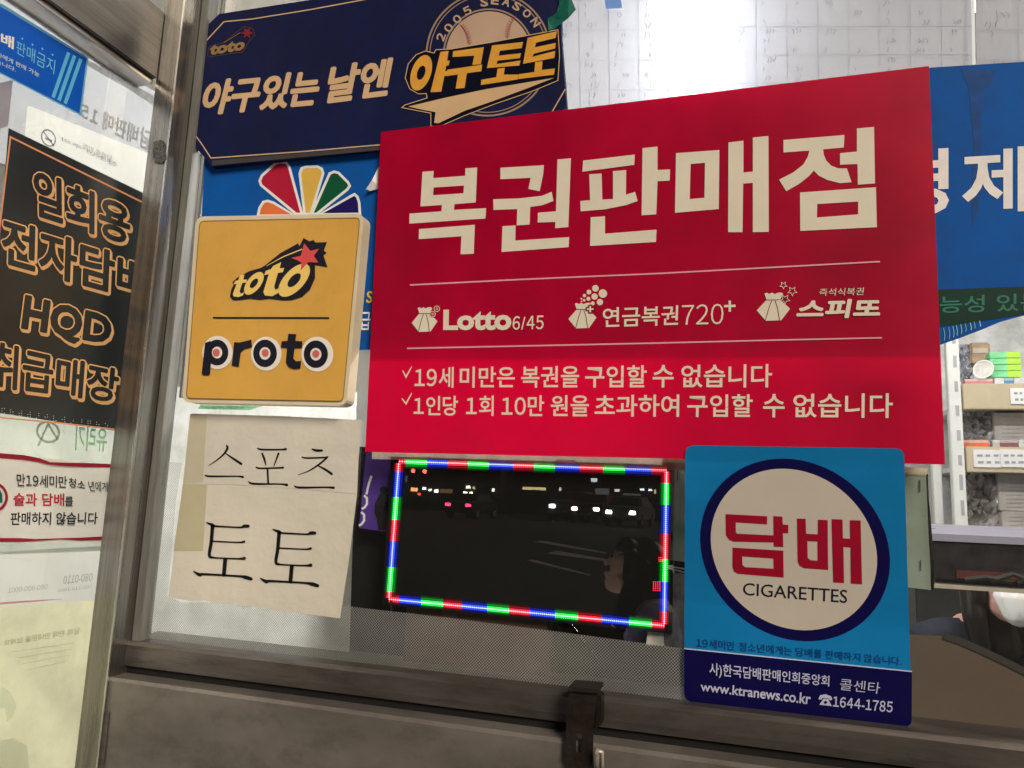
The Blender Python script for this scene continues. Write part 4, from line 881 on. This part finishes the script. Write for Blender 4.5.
a = Art(S); a.text('청소년 한 자에게 판매 가능', zu([(-160, 210), (218, 398), (214, 424), (-160, 236)]), .0018, .01); a.text('않습니다.', zu([(-60, 305), (88, 372), (86, 396), (-60, 330)]), .0018, .01)
a.build('small_lettering', paint('small_white', (190, 200, 225), .4), bs)

# black e-cigarette sign
bk = thing('black_orange_sign', 'black sign with orange outlined letters on the side glass', 'sign', S(60, 280, .002))
bkm = paint('sign_black', (.026, .032, .036), .3, .25, 6, spec=.5, raw=True); org = paint('sign_orange', (.97, .56, .27), .6, .10, 20, trans=.05, raw=True)
BQ = [(8.5, 128), (160, 201), (130, 433), (-14, 411)]
Art(S).grid(BQ, .002, 6, 6).build('sign_sheet', bkm, bk)
a = Art(S); a.stroke([(-9, 300), (10.5, 137), (150, 206)], 1.7, .0026); a.build('border_line', paint('border_orange', (216, 142, 96), .5), bk); a = Art(S); a.stroke([(-12, 416.5), (60, 423), (130, 431)], 1.5, .0026); a.build('border_line', paint('border_orange', (216, 142, 96), .5), bk)
def outlined(s, quad, b):
    o = Art(S)
    for k in range(4):
        f = 1-k/3; o.text(s, [(x+1.2*f, y+2.4*f) for x, y in quad], .0026+.00016*k, b, fat=2.25, n=14)
    o.build('orange_outline', org, bk)
    i = Art(S); i.text(s, quad, .0035, b, fat=.95, n=10); i.build('black_lettering', bkm, bk)
outlined('일회용', [(34, 169), (130, 207), (129, 245), (35, 215)], .008)
outlined('전자담배', [(3, 217), (150, 264), (148, 303), (2, 263)], .008)
outlined('HQD', [(26, 295), (112, 317), (109, 349), (21, 334)], .02)
outlined('취급매장', [(-8, 341), (119, 370), (116, 402), (-10, 386)], .0)
a = Art(S)
for k in range(13):
    for i in range(2):
        for j in range(3):
            if random.random() < .6: a.disc((2+k*8.6+i*2.4, 408.5+k*1.25+j*2.3), (.5, 0), (0, .5), .0026, n=6)
a.build('braille_dots', paint('braille', (190, 186, 180), .5), bk)

# white youth banner
yw = thing('white_banner', 'white creased banner with red edges and Korean lettering on the side glass', 'banner', S(50, 500, .002))
zw = Z(0, 440, 6.4)
Art(S).grid([(-30, 450.5), (112, 465), (103, 543), (-30, 543)], .002, 14, 8, .0012).build('banner_sheet', paint('banner_paper', (226, 214, 200), .5, .06, 8, trans=.25), yw)
a = Art(S); a.stroke([(-20, 455)]+zw([(0, 100), (150, 112), (250, 128), (320, 150), (420, 156), (560, 160), (720, 165)]), [5, 5, 5, 4, 2.6, 3.5, 4, 3.6], .0034)
a.stroke([(-20, 541)]+zw([(0, 640), (120, 640), (230, 640), (380, 632), (520, 634), (660, 628)]), [4.5, 4, 4, 2, 1.2, 3, 3.5], .0034); a.build('red_edge', paint('banner_red', (146, 28, 42), .5, .1), yw)
a = Art(S); a.text('만19세미만', zw([(106, 214), (430, 232), (428, 308), (106, 296)]), .0036, .012); a.text('청소', zw([(440, 238), (548, 264), (545, 318), (438, 300)]), .0036, .012); a.text('년에게', zw([(562, 262), (692, 268), (688, 332), (575, 328)]), .0036, .008)
a.text('를', zw([(416, 362), (468, 362), (468, 424), (416, 424)]), .0036, .015); a.text('판매하지 않습니다', zw([(70, 462), (628, 462), (622, 540), (66, 546)]), .0036, .015); a.build('black_lettering', blk, yw)
Art(S).text('술과 담배', zw([(86, 338), (412, 342), (411, 422), (86, 422)]), .0036, .018).build('red_lettering', paint('banner_red2', (172, 34, 48), .5), yw)
Art(S).disc(zw([(-48, 366)])[0], (15.5, 0), (0, 15.5), .0036, .82, 36).build('red_ring', paint('banner_red', ()), yw)
a = Art(S); a.poly(zw([(-40, 330), (-5, 310), (14, 345), (16, 400), (-30, 402)]), .0035); a.stroke(zw([(-40, 300), (-6, 300), (-4, 330)]), 1.2, .0035); a.build('green_icon', paint('icon_green', (30, 90, 70), .5), yw)

# ================================================================== INTERIOR SEEN ON THE RIGHT
def at(u, v, y): return F(u, v, -y)
YS = 2.25
shelf = thing('cigarette_shelf', 'white shelving unit with beige price rails inside the shop', 'shelf', at(985, 600, YS))
up = at(951, 400, YS)
zt0, zb0 = at(951, 338, YS).z, at(953, 540, YS).z
wpl = paint('shelf_white', (.76, .76, .74), .5, .05, raw=True)
MB().box((up.x-.022, YS-.06, .4), (up.x+.022, YS-.02, zt0+.9)).build('upright', wpl, shelf, bevel=.003)
a = MB(); zz0 = zb0
while zz0 < zt0+.2: a.box((up.x+.0, YS-.0612, zz0), (up.x+.012, YS-.0602, zz0+random.uniform(.035, .06))); zz0 += .095
a.build('slot_column', paint('slot_grey', (.42, .42, .44), .6, raw=True), shelf)
MB().box((up.x-.075, YS+.0, .4), (up.x-.045, YS+.04, zt0+.1)).build('upright', wpl, shelf, bevel=.003)
xr0, xr1 = up.x+.03, 2.4
beige = paint('rail_beige', (.56, .47, .33), .5, .08, raw=True)
rails = []
for v0, v1 in ((385.5, 411), (447.5, 473)):
    za, zb_ = at(975, v0, YS).z, at(975, v1, YS).z
    MB().box((xr0, YS-.05, zb_), (xr1, YS-.02, za)).build('price_rail', beige, shelf, bevel=.003)
    MB().box((xr0, YS-.02, zb_+.01), (xr1, YS+.42, zb_+.03)).build('shelf_board', wpl, shelf); rails.append((za, zb_))
MB().box((xr0-.02, YS+.42, .4), (xr1, YS+.44, zt0+.9)).build('back_panel', paint('shelf_back', (.62, .62, .62), .4, .3, 9, raw=True), shelf)
# marbled plastic sheets between rails
def pricecard(u0, v0, u1, v1, label):
    t = thing('price_card', label, 'price card', at(u0, v1, YS-.052)); p0 = at(u0, v1, YS-.052); p1 = at(u1, v0, YS-.052)
    MB().box((p0.x, YS-.0535, p0.z), (p1.x, YS-.0505, p1.z)).build('card', paint('card_white', (.82, .82, .82), .6, .03, raw=True), t)
    a = Art(lambda u, v, o: at(u, v, YS-.0545)); rr = random.Random(u0)
    x = u0+3
    while x < u1-5: w = rr.uniform(2, 6); a.stroke([(x, v0+(v1-v0)*.32), (x+w, v0+(v1-v0)*.32)], 2.0, 0); a.stroke([(x+1, v0+(v1-v0)*.72), (x+w+1, v0+(v1-v0)*.72)], 2.2, 0); x += w+rr.uniform(2, 5)
    a.build('print', paint('card_print', (.35, .35, .36), .6, raw=True), t)
pricecard(1011, 388, 1040, 404, 'white price card on the upper beige rail')
pricecard(974, 450, 1000, 467, 'white price card on the lower beige rail, nearest the upright')
pricecard(1000.6, 450, 1040, 467, 'white price card on the lower beige rail, right beside another card')
def pack(u0, v0, u1, v1, c, label, group=None, y=YS-.01, cat='cigarette pack'):
    p0 = at(u0, v1, y); p1 = at(u1, v0, y); t = thing('cigarette_pack', label, cat, (p0.x, y, p0.z), group); w = p1.x-p0.x; h_ = p1.z-p0.z
    MB().box((p0.x, y, p0.z), (p1.x-.001, y+.03, p0.z+h_*.68)).build('pack_body', paint('pack_%s' % (c,), c, .4, .15, 60, raw=True), t)
    MB().box((p0.x, y-.0005, p0.z+h_*.69), (p1.x-.001, y+.03, p1.z)).build('pack_lid', paint('packlid_%s' % (c,), tuple(min(.8, k*.5+.35) for k in c), .4, .15, 60, raw=True), t); return t
ro = pack(961, 440, 968, 449, (.75, .18, .08), 'orange cigarette pack standing on the lower shelf rail', 'orange packs on the lower shelf rail')
wx = at(968, 445, YS).x-at(961, 445, YS).x
for k in range(1, 4): copy_tree(ro, (wx*k, 0, 0))
rp_ = pack(965, 379, 972, 386.5, (.62, .25, .25), 'pink cigarette pack standing on the upper shelf rail', 'pink packs on the upper shelf rail')
for k in range(1, 4): copy_tree(rp_, (wx*k, 0, 0))
pack(995, 378, 1004, 386, (.7, .7, .72), 'white pack between pink and blue packs on the upper rail'); pack(1004, 378, 1013, 386, (.10, .28, .5), 'blue pack on the upper rail'); pack(1014, 378, 1030, 386, (.6, .58, .62), 'pale pack right of the blue pack on the upper rail')
pack(993, 440, 1000, 449, (.5, .5, .45), 'cream pack right of the orange packs'); pack(1000, 440, 1018, 449, (.25, .12, .12), 'dark red pack on the lower rail'); pack(1019, 440, 1032, 449, (.6, .62, .58), 'white pack right of the dark red pack')
# stack of green cartons
g0 = at(991, 377, YS+.02); g1 = at(1020, 351, YS+.02); hh = (g1.z-g0.z)/4
def carton(i, lab):
    t = thing('green_carton', lab, 'carton', (g0.x, YS+.02, g0.z+hh*i))
    MB().box((g0.x, YS+.02, g0.z+hh*i), (g0.x+(g1.x-g0.x)*.55, YS+.08, g0.z+hh*(i+.9))).build('carton_body', paint('carton_green', (.22, .62, .30), .4, .2, 30, raw=True), t)
    MB().box((g0.x+(g1.x-g0.x)*.551, YS+.021, g0.z+hh*i), (g1.x, YS+.08, g0.z+hh*(i+.9))).build('carton_end', paint('carton_lime', (.42, .70, .08), .4, .15, 30, raw=True), t)
for i, w in enumerate(('bottom green carton of the stack', 'second green carton from the bottom of the stack', 'third green carton from the bottom of the stack', 'topmost green carton of the stack on the shelf')): carton(i, w)
rd_ = thing('white_dish', 'round white dish leaning beside the green cartons', 'dish', at(983, 372, YS))
a = Art(lambda u, v, o: at(u, v, YS-.015-o)); a.disc((983.5, 369), (10, -1), (0, 8.5), 0, n=32); a.build('dish_face', paint('dish_white', (.66, .64, .6), .4, .2, 30, raw=True), rd_)
a = Art(lambda u, v, o: at(u, v, YS-.016-o)); a.disc((983.5, 369), (10.6, -1), (0, 9.1), .001, .86, 32); a.build('dish_rim', paint('dish_rim', (.8, .8, .78), .4, .05, raw=True), rd_)
bx2 = thing('brown_package', 'small brown package behind the white dish', 'package', at(978, 357, YS+.1))
p0 = at(971, 364, YS+.1); p1 = at(990, 342, YS+.1)
MB().box((p0.x, YS+.1, p0.z), (p1.x, YS+.2, p1.z)).build('package_body', paint('pkg_brown', (.38, .27, .19), .7, .3, 30, raw=True), bx2, bevel=.006)
MB().box((p0.x+.01, YS+.098, (p0.z+p1.z)/2), (p1.x-.01, YS+.0995, (p0.z+p1.z)/2+.02)).build('package_band', paint('pkg_band', (.5, .42, .34), .7, raw=True), bx2)
# crumpled plastic bag between rails + white cartons
def crumple(name, label, cat, u0, v0, u1, v1, y, c, seed, amp=.016):
    rr = random.Random(seed); p0 = at(u0, v1, y); p1 = at(u1, v0, y); mb = MB(); n = 14; vs = []; fs = []
    for j in range(n+1):
        for i in range(n+1): vs.append((p0.x+(p1.x-p0.x)*i/n, y+rr.uniform(-amp, amp), p0.z+(p1.z-p0.z)*j/n))
    for j in range(n):
        for i in range(n): k = j*(n+1)+i; fs.append((k, k+1, k+n+2, k+n+1))
    mb.add(vs, fs); o = mb.build(name, paint(name+str(seed), c, .25, .5, 14, raw=True, spec=.7), None, loc=p0); return tag(o, label, cat)
crumple('plastic_bag', 'crumpled grey plastic bag on the lower shelf board', 'bag', 957, 411, 995, 447, YS+.06, (.45, .45, .46), 1)
crumple('plastic_bag', 'crumpled brownish plastic bag under the lower rail', 'bag', 957, 474, 1000, 530, YS+.06, (.42, .39, .37), 2)
crumple('plastic_wrap', 'bluish clear wrap at the top left of the shelf', 'wrap', 956, 344, 972, 384, YS+.12, (.52, .52, .58), 3)
for (u0, v0, u1, v1, lab) in ((996, 412, 1045, 447, 'pinkish white carton on the lower shelf board'), (1000, 474, 1050, 511, 'white carton with ruled lines under the lower rail'), (1003, 512, 1050, 532, 'lowest white carton on the shelf')):
    p0 = at(u0, v1, YS+.03); p1 = at(u1, v0, YS+.03); t = thing('paper_carton', lab, 'carton', p0)
    MB().box((p0.x, YS+.03, p0.z), (p1.x, YS+.2, p1.z-.003)).build('carton_body', paint('carton_white', (.60, .56, .53), .6, .15, 20, raw=True), t, bevel=.003)
    a = Art(lambda u, v, o: at(u, v, YS+.0285)); k = v0+5
    while k < v1-3: a.stroke([(u0+6, k), (u1-4, k)], .6, 0); k += 4
    a.build('ruled_print', paint('carton_print', (.45, .42, .40), .6, raw=True), t)
cw = thing('grey_ceiling_film', 'wrinkled clear film hanging above the packs', 'film', at(990, 335, YS+.3))
# counter unit, shelf edge, machine, clerk
cn = thing('dark_counter', 'low dark cabinet under the cigarette shelf', 'cabinet', at(985, 620, 2.05))
ztop = at(985, 531, 2.05).z
MB().box((.6, 2.08, 0), (2.55, 2.5, ztop)).build('cabinet_body', paint('cabinet_dark', (.02, .022, .022), .5, .3, raw=True), cn, bevel=.004)
MB().box((1.2, 2.07, .1), (1.205, 2.0795, ztop-.03)).build('door_gap', darkgap, cn)
zs_ = at(960, 586, .85).z
gs = thing('glass_shelf', 'thin glass shelf edge crossing the lower right window', 'shelf', at(960, 586, .85))
x0 = at(908, 584, .85).x
MB().box((x0, .85, zs_-.006), (2.5, 1.25, zs_)).build('shelf_plate', paint('shelf_edge', (.10, .10, .095), .3, .2, raw=True), gs)
MB().box((x0, .845, zs_-.007), (2.5, .8495, zs_+.001)).build('shelf_trim', paint('shelf_trim', (.42, .38, .30), .4, .1, raw=True), gs)
mc = thing('ticket_machine', 'dark counter machine with lilac grey top', 'machine', at(980, 585, .9))
zm0 = zs_+.001; zm1 = at(980, 541, .9).z; xm0 = at(931, 560, .9).x
MB().box((xm0, .90, zm0), (2.2, 1.18, zm1)).build('machine_body', paint('machine_black', (.022, .02, .022), .35, .6, 20, raw=True), mc, bevel=.008)
prof = [(.895, zm1-.004), (.90, zm1+.012), (.97, at(980, 527, .97).z), (1.18, at(980, 526, 1.1).z), (1.18, zm1-.004)]
mb = MB(); mb.add([(x, p[0], p[1]) for x in (xm0-.006, 2.2) for p in prof], [(0, 1, 2, 3, 4), (9, 8, 7, 6, 5)]+[(i, 5+i, 5+(i+1) % 5, (i+1) % 5) for i in range(5)])
mb.build('machine_lid', paint('lid_lilac', (.17, .16, .21), .3, .1, raw=True), mc)
MB().box((xm0+.05, .897, zm0+.012), (xm0+.20, .8995, zm0+.03)).build('paper_slot', paint('slot_red', (.10, .03, .03), .5, .3, raw=True), mc)
a = MB()
for k in range(3): a.tube([(xm0+.06+.05*k, .87, zm0+.012), (xm0+.10+.05*k, .865, zm0+.02+.01*k), (xm0+.15+.05*k, .875, zm0+.013)], .006, 6)
tag(a.build('loose_cord', paint('cord_dark', (.03, .025, .025), .5, raw=True), None, loc=(xm0+.1, .87, zm0)), 'dark loose cords lying in front of the ticket machine', 'cord')
# brown sheet painted as the pavement reflection at the bottom right
cbx = thing('brown_board', 'dull brown board behind the glass right of the cigarette sticker', 'board', at(960, 690, .04))
Art(F).poly([(880, 633), (944, 636), (960, 641), (985, 652), (1010, 664), (1060, 690), (1060, 790), (880, 770)], -.04).build('board_sheet', paint('brown_card', (98, 80, 64), .7, .12, 6), cbx)
Art(F).stroke([(944, 636), (960, 641), (985, 652), (1010, 664), (1060, 690)], 7, -.0385).build('board_fold', paint('brown_fold', (62, 54, 48), .7, .12, 6), cbx)
clerk, _ = person('seated clerk in white face mask and dark top inside the shop', (at(994, 610, 1.5).x, 1.62, at(1003, 610, 1.5).z-1.40+.42), 0.35, seated=True, mask=True, top=paint('clerk_top', (34, 34, 38), .8, .1, 30), hair_long=True, bow=.09)
clerk.location.z = at(1003, 600, 1.5).z - (1.43-.42)
zc_ = clerk.location.z
stl = thing('stool', 'round grey stool under the seated clerk', 'stool', (clerk.location.x, 1.62, .02))
MB().tube([(clerk.location.x, 1.62, zc_+.36), (clerk.location.x, 1.62, zc_+.405)], .17, 24).build('seat', paint('stool_grey', (.2, .2, .2), .5, raw=True), stl)
for k in range(4):
    t = math.pi/4+k*math.pi/2; MB().tube([(clerk.location.x+math.cos(t)*.11, 1.62+math.sin(t)*.11, zc_+.36), (clerk.location.x+math.cos(t)*.19, 1.62+math.sin(t)*.19, .02)], .012, 8).build('leg', alu, stl)
bpy.data.objects.remove(cw)

# ---- ceiling lamps inside (the lit shop) ----
def batten(label, c, L_, rot, power):
    t = thing('ceiling_lamp', label, 'lamp', c)
    d = Vector((1, 0, 0)) if rot == 0 else Vector((0, 1, 0)); n_ = Vector((0, 1, 0)) if rot == 0 else Vector((1, 0, 0)); c = Vector(c)
    a0 = c-d*L_/2-n_*.06+Vector((0, 0, .03)); a1 = c+d*L_/2+n_*.06+Vector((0, 0, .07)); MB().box(tuple(a0), tuple(a1)).build('housing', white_in, t)
    MB().tube([c-d*L_*.48, c+d*L_*.48], .014, 12).build('tube', emit('lamp_tube', (1, .98, .94), 6), t, smooth=True)
    l = bpy.data.lights.new('lamp_light', 'AREA'); l.shape = 'RECTANGLE'; l.size = L_; l.size_y = .1; l.energy = power; l.color = (1, .97, .92)
    o = bpy.data.objects.new('lamp_light', l); col.objects.link(o); o.parent = t; o.location = (0, 0, -.02); o.rotation_euler = (0, 0, 0 if rot == 0 else math.pi/2)
batten('ceiling fluorescent lamp over the front counter inside', (.35, .95, 2.74), 1.2, 0, 26)
batten('fluorescent lamp hung close behind the paper sign window inside', (-.55, .5, 2.35), .6, 0, 14)  # added out of view to brighten the board around the paper sign
batten('ceiling fluorescent lamp over the shelves inside', (1.3, 1.75, 2.74), 1.2, 0, 18)
batten('ceiling fluorescent lamp over the bay left of the post', (-1.65, .0, 2.70), .9, 1, 46)

# ================================================================== THE STREET (seen only as reflections in the glass)
def mir(u, v, z=None, dist=None):      # where a thing stands in the street whose reflection shows at this spot of the glass
    r = ray(u, v); t = ((z-CAM.z)/r.z) if dist is None else dist
    p = CAM+r*t; return Vector((p.x, -p.y, p.z))
def car(label, loc, rz, body, lit):
    t = thing('parked_car' if lit == 'tail' else 'car', label, 'car', loc, None); t.rotation_euler = (0, 0, rz)
    def part(mb, name, mat, par=t, **k):
        me_o = mb.build(name, mat, None, **k); me_o.parent = par; return me_o
    prof = [(-2.1, .35), (-2.15, .75), (-1.95, .95), (-1.35, 1.0), (-.75, 1.42), (.75, 1.45), (1.55, 1.0), (2.1, .92), (2.2, .6), (2.15, .35)]   # +y is the rear
    n = len(prof); mb = MB(); mb.add([(s*(.86 if p[1] < 1.1 else .70), p[0], p[1]) for s in (-1, 1) for p in prof], [tuple(range(n)), tuple(range(2*n-1, n-1, -1))]+[(i, n+i, n+(i+1) % n, (i+1) % n) for i in range(n)])
    part(mb, 'body', body, bevel=.04)
    gm = paint('car_glass', (.01, .012, .014), .08, raw=True)
    mb = MB(); mb.add([(-.66, -1.30, 1.035), (.66, -1.30, 1.035), (.60, -.80, 1.395), (-.60, -.80, 1.395)], [(0, 1, 2, 3)]); part(mb, 'windscreen', gm)
    mb = MB(); mb.add([(-.66, 1.50, 1.045), (.66, 1.50, 1.045), (.60, .83, 1.415), (-.60, .83, 1.415)], [(0, 1, 2, 3)]); part(mb, 'rear_window', gm)
    for s in (-1, 1):
        for y in (-1.35, 1.35):
            w = part(MB().tube([(s*.70, y, .32), (s*.875, y, .32)], .32, 20), 'wheel', paint('tyre', (.012, .012, .012), .8, raw=True)); part(MB().tube([(s*.86, y, .32), (s*.885, y, .32)], .19, 14), 'rim', alu, w)
        part(MB().box((s*.55-.14, -2.19, .62), (s*.55+.14, -2.11, .78)), 'headlight', emit('headlamp', (1, .97, .9), 70) if lit == 'head' else alu, bevel=.02)
        part(MB().box((s*.62-.16, 2.12, .70), (s*.62+.16, 2.215, .86)), 'tail_light', emit('taillamp', (1, .03, .08), 40) if lit == 'tail' else paint('tail_dull', (.2, .01, .01), .3, raw=True), bevel=.02)
    part(MB().box((-.26, -2.195, .42), (.26, -2.17, .53)), 'number_plate', white_in)
dk = [paint('car_paint_%d' % i, c, .3, .05, raw=True) for i, c in enumerate(((.02, .02, .022), (.10, .10, .11), (.14, .02, .02), (.2, .2, .2)))]
def put_car(u, v, d, rz, lh, *k):
    p = mir(u, v, dist=d); car(k[0], (p.x, p.y-2.3, 0), rz, k[1], k[2]); o = [x for x in bpy.data.objects if x.get('label') == k[0]][0]; o.scale = (p.z/lh,)*3
put_car(460, 505, 46, .04, .78, 'dark car driving away with red tail lights lit', dk[0], 'tail')
put_car(568, 506.5, 50, math.pi+.05, .7, 'grey car with headlights on, left of the oncoming three', dk[1], 'head')
put_car(589, 509, 47, math.pi+.05, .7, 'dark red car with headlights on, middle of the oncoming three', dk[2], 'head')
put_car(624, 512.5, 42, math.pi+.06, .7, 'silver car with headlights on, right of the oncoming three', dk[3], 'head')
# buildings across the street
def building(label, u0, u1, v_top, Y, wallc, lights, floors=3):
    pa = mir(u0, 500, dist=1); r0 = ray(u0, 500); r1 = ray(u1, 500); t0 = (Y-CAM.y)/r0.y; t1 = (Y-CAM.y)/r1.y
    x0 = CAM.x+r0.x*t0; x1 = CAM.x+r1.x*t1; rt_ = ray((u0+u1)/2, v_top); H_ = CAM.z+rt_.z*(Y-CAM.y)/rt_.y
    t = thing('building', label, 'building', ((x0+x1)/2, -Y, 0))
    MB().box((x0, -Y-9, 0), (x1, -Y, H_)).build('wall', wallc, t); MB().box((x0-.2, -Y-9.2, H_), (x1+.2, -Y+.2, H_+.4)).build('roof', paint('roof_dark', (.02, .02, .02), .8, raw=True), t)
    gw = paint('dark_window', (.01, .011, .013), .2, raw=True); nw = max(3, int((x1-x0)/3))
    for f in range(floors):
        for k in range(nw):
            xx = x0+(k+.25)*(x1-x0)/nw; zz = 3.4+f*3.1
            if zz+1.6 < H_: MB().box((xx, -Y-.02, zz), (xx+(x1-x0)/nw*.5, -Y+.04, zz+1.5)).build('window', gw, t)
    for (u, v, w, h_, c, s, nm) in lights:
        r = ray(u, v); k = (Y-.15-CAM.y)/r.y; px = CAM+r*k; sw = w/FPX*k*.5; sh = h_/FPX*k*.5
        o = MB().box((px.x-sw, -Y+.06, px.z-sh), (px.x+sw, -Y+.16, px.z+sh)).build('lit_'+nm, emit('lit_%s_%d' % (nm, int(s*10+sum(c)*100)), c, s), t)
Wm = (1, .93, .75); Yl = (1, .85, .3)
building('dim two-storey shop row with lit signs across the road', 385, 500, 452, 62, paint('facade_a', (.035, .032, .03), .8, .3, .3, raw=True),
         [(414, 489.5, 7, 3.5, (1, .35, .12), 14, 'sign'), (419, 494, 3, 2, (1, .1, .05), 12, 'sign'), (424, 488.5, 4, 2.4, Wm, 16, 'lamp'), (430, 490, 3, 2.2, Wm, 16, 'lamp'), (436, 491, 4, 3, Wm, 22, 'lamp'), (446, 491, 13, 4, (.6, .35, .15), 1.6, 'window'), (468, 487, 4.4, 2.6, Wm, 20, 'window'), (465, 493.5, 4.2, 3.4, Wm, 24, 'window'), (471, 493.5, 3.2, 3, Wm, 22, 'window'), (470, 499.8, 9, 3.4, Yl, 4.5, 'sign'), (473.6, 488, 2, 2.4, Yl, 6, 'sign'), (493, 490, 2.4, 3, Wm, 16, 'lamp'), (406, 479, 2, 6, (.3, .4, .6), 1.2, 'window')])
building('long dark shop block with a yellow lit fascia across the road', 503, 600, 462, 66, paint('facade_b', (.025, .024, .024), .8, .3, .3, raw=True),
         [(534, 488.5, 24, 2.6, (1, .82, .36), 5.5, 'fascia'), (560, 489.5, 2, 4, Wm, 5, 'window'), (594, 480, 6, 3.6, (.85, .95, 1), 6, 'sign'), (508, 490, 3, 6, (.5, .5, .55), 1.6, 'window'), (557, 497, 3, 2, Wm, 8, 'lamp')])
building('dim grey office block with few lit windows across the road', 601, 670, 440, 60, paint('facade_c', (.03, .03, .032), .8, .3, .3, raw=True),
         [(602, 492, 14, 7, (.6, .62, .66), .8, 'window'), (617, 490.5, 5, 2.6, (1, .9, .7), 7, 'lamp'), (642, 489.5, 4, 2, (.85, .92, 1), 12, 'lamp'), (650, 490, 3.4, 2, (.85, .92, 1), 11, 'lamp'), (655, 491.5, 1.6, 4, (1, .8, .4), 5, 'window'), (632, 494.5, 18, 2, (.6, .6, .62), .7, 'window')])
tl = thing('traffic_light', 'overhead traffic light arm with two red lamps across the road', 'traffic light', mir(405, 500, dist=45).xy.to_3d())
pa = mir(414, 471, dist=45); pb = mir(425.5, 471.5, dist=45)
MB().tube([(pa.x-1.4, pa.y, 0), (pa.x-1.4, pa.y, pa.z+.5)], .09, 8).build('pole', darkgap, tl); MB().tube([(pa.x-1.4, pa.y, pa.z+.35), (pb.x+.3, pb.y, pb.z+.35)], .05, 8).build('arm', darkgap, tl)
for q in (pa, pb):
    hs = MB().box((q.x-.45, q.y-.1, q.z-.2), (q.x+.45, q.y+.1, q.z+.2)).build('signal_head', darkgap, tl); MB().tube([(q.x, q.y+.1, q.z), (q.x, q.y+.14, q.z)], .13, 14).build('red_lamp', emit('red_signal', (1, .14, .08), 20), hs)
# woman on the pavement with her phone
pw = mir(653, 571, dist=2.3)
wom, ph = person('woman with long dark hair looking down at her phone', (pw.x, pw.y, 0), -math.pi/2-.15, phone=True, top=paint('woman_top', (120, 116, 128), .8, .15, 25), hair_long=True)
WS = pw.z/1.46+.0; wom.scale = (WS,)*3; wom.location.z = 0
ph_w = Matrix.Translation(wom.location) @ Matrix.Rotation(wom.rotation_euler.z, 4, 'Z') @ Matrix.Scale(WS, 4)
pt = ph_w @ ph
sm = thing('smartphone', 'smartphone with lit screen held by the woman', 'phone', pt); sm.rotation_euler = (.75, 0, wom.rotation_euler.z-.7)
o = MB().box((-.036, -.004, -.075), (.036, .004, .075)).build('phone_body', paint('phone_black', (.01, .01, .01), .3, raw=True), None, bevel=.002); o.parent = sm
o = MB().add([(-.033, .0046, -.07), (.033, .0046, -.07), (.033, .0046, .07), (-.033, .0046, .07)], [(0, 1, 2, 3)]).build('screen', emit('phone_screen', (1, .80, .72), 58), None); o.parent = sm

# ================================================================== LIGHT
w = bpy.data.worlds.new('World'); scn.world = w; w.use_nodes = True
N = w.node_tree.nodes; L = w.node_tree.links; bg = N['Background']
sky = N.new('ShaderNodeTexSky'); sky.sky_type = 'NISHITA'; sky.sun_disc = False
sdir = Vector((.62, -.72, .60)).normalized()     # towards the light
sky.sun_elevation = math.asin(sdir.z); sky.sun_rotation = math.atan2(sdir.x, sdir.y)
L.new(sky.outputs['Color'], bg.inputs['Color']); bg.inputs['Strength'].default_value = .0035
sl = bpy.data.lights.new('street_glow', 'SUN'); sl.energy = 3.5; sl.angle = math.radians(22); sl.color = (1, .87, .67)
so = bpy.data.objects.new('street_glow', sl); col.objects.link(so); so.rotation_euler = sdir.to_track_quat('Z', 'Y').to_euler(); so.location = (1, -3, 4)

scn.render.engine = 'CYCLES'; scn.cycles.use_denoising = True; scn.cycles.max_bounces = 8; scn.cycles.transparent_max_bounces = 24
scn.cycles.sample_clamp_indirect = 4; scn.cycles.caustics_reflective = False; scn.cycles.caustics_refractive = False
scn.view_settings.view_transform = 'Standard'; scn.view_settings.look = 'None'; scn.view_settings.exposure = 0
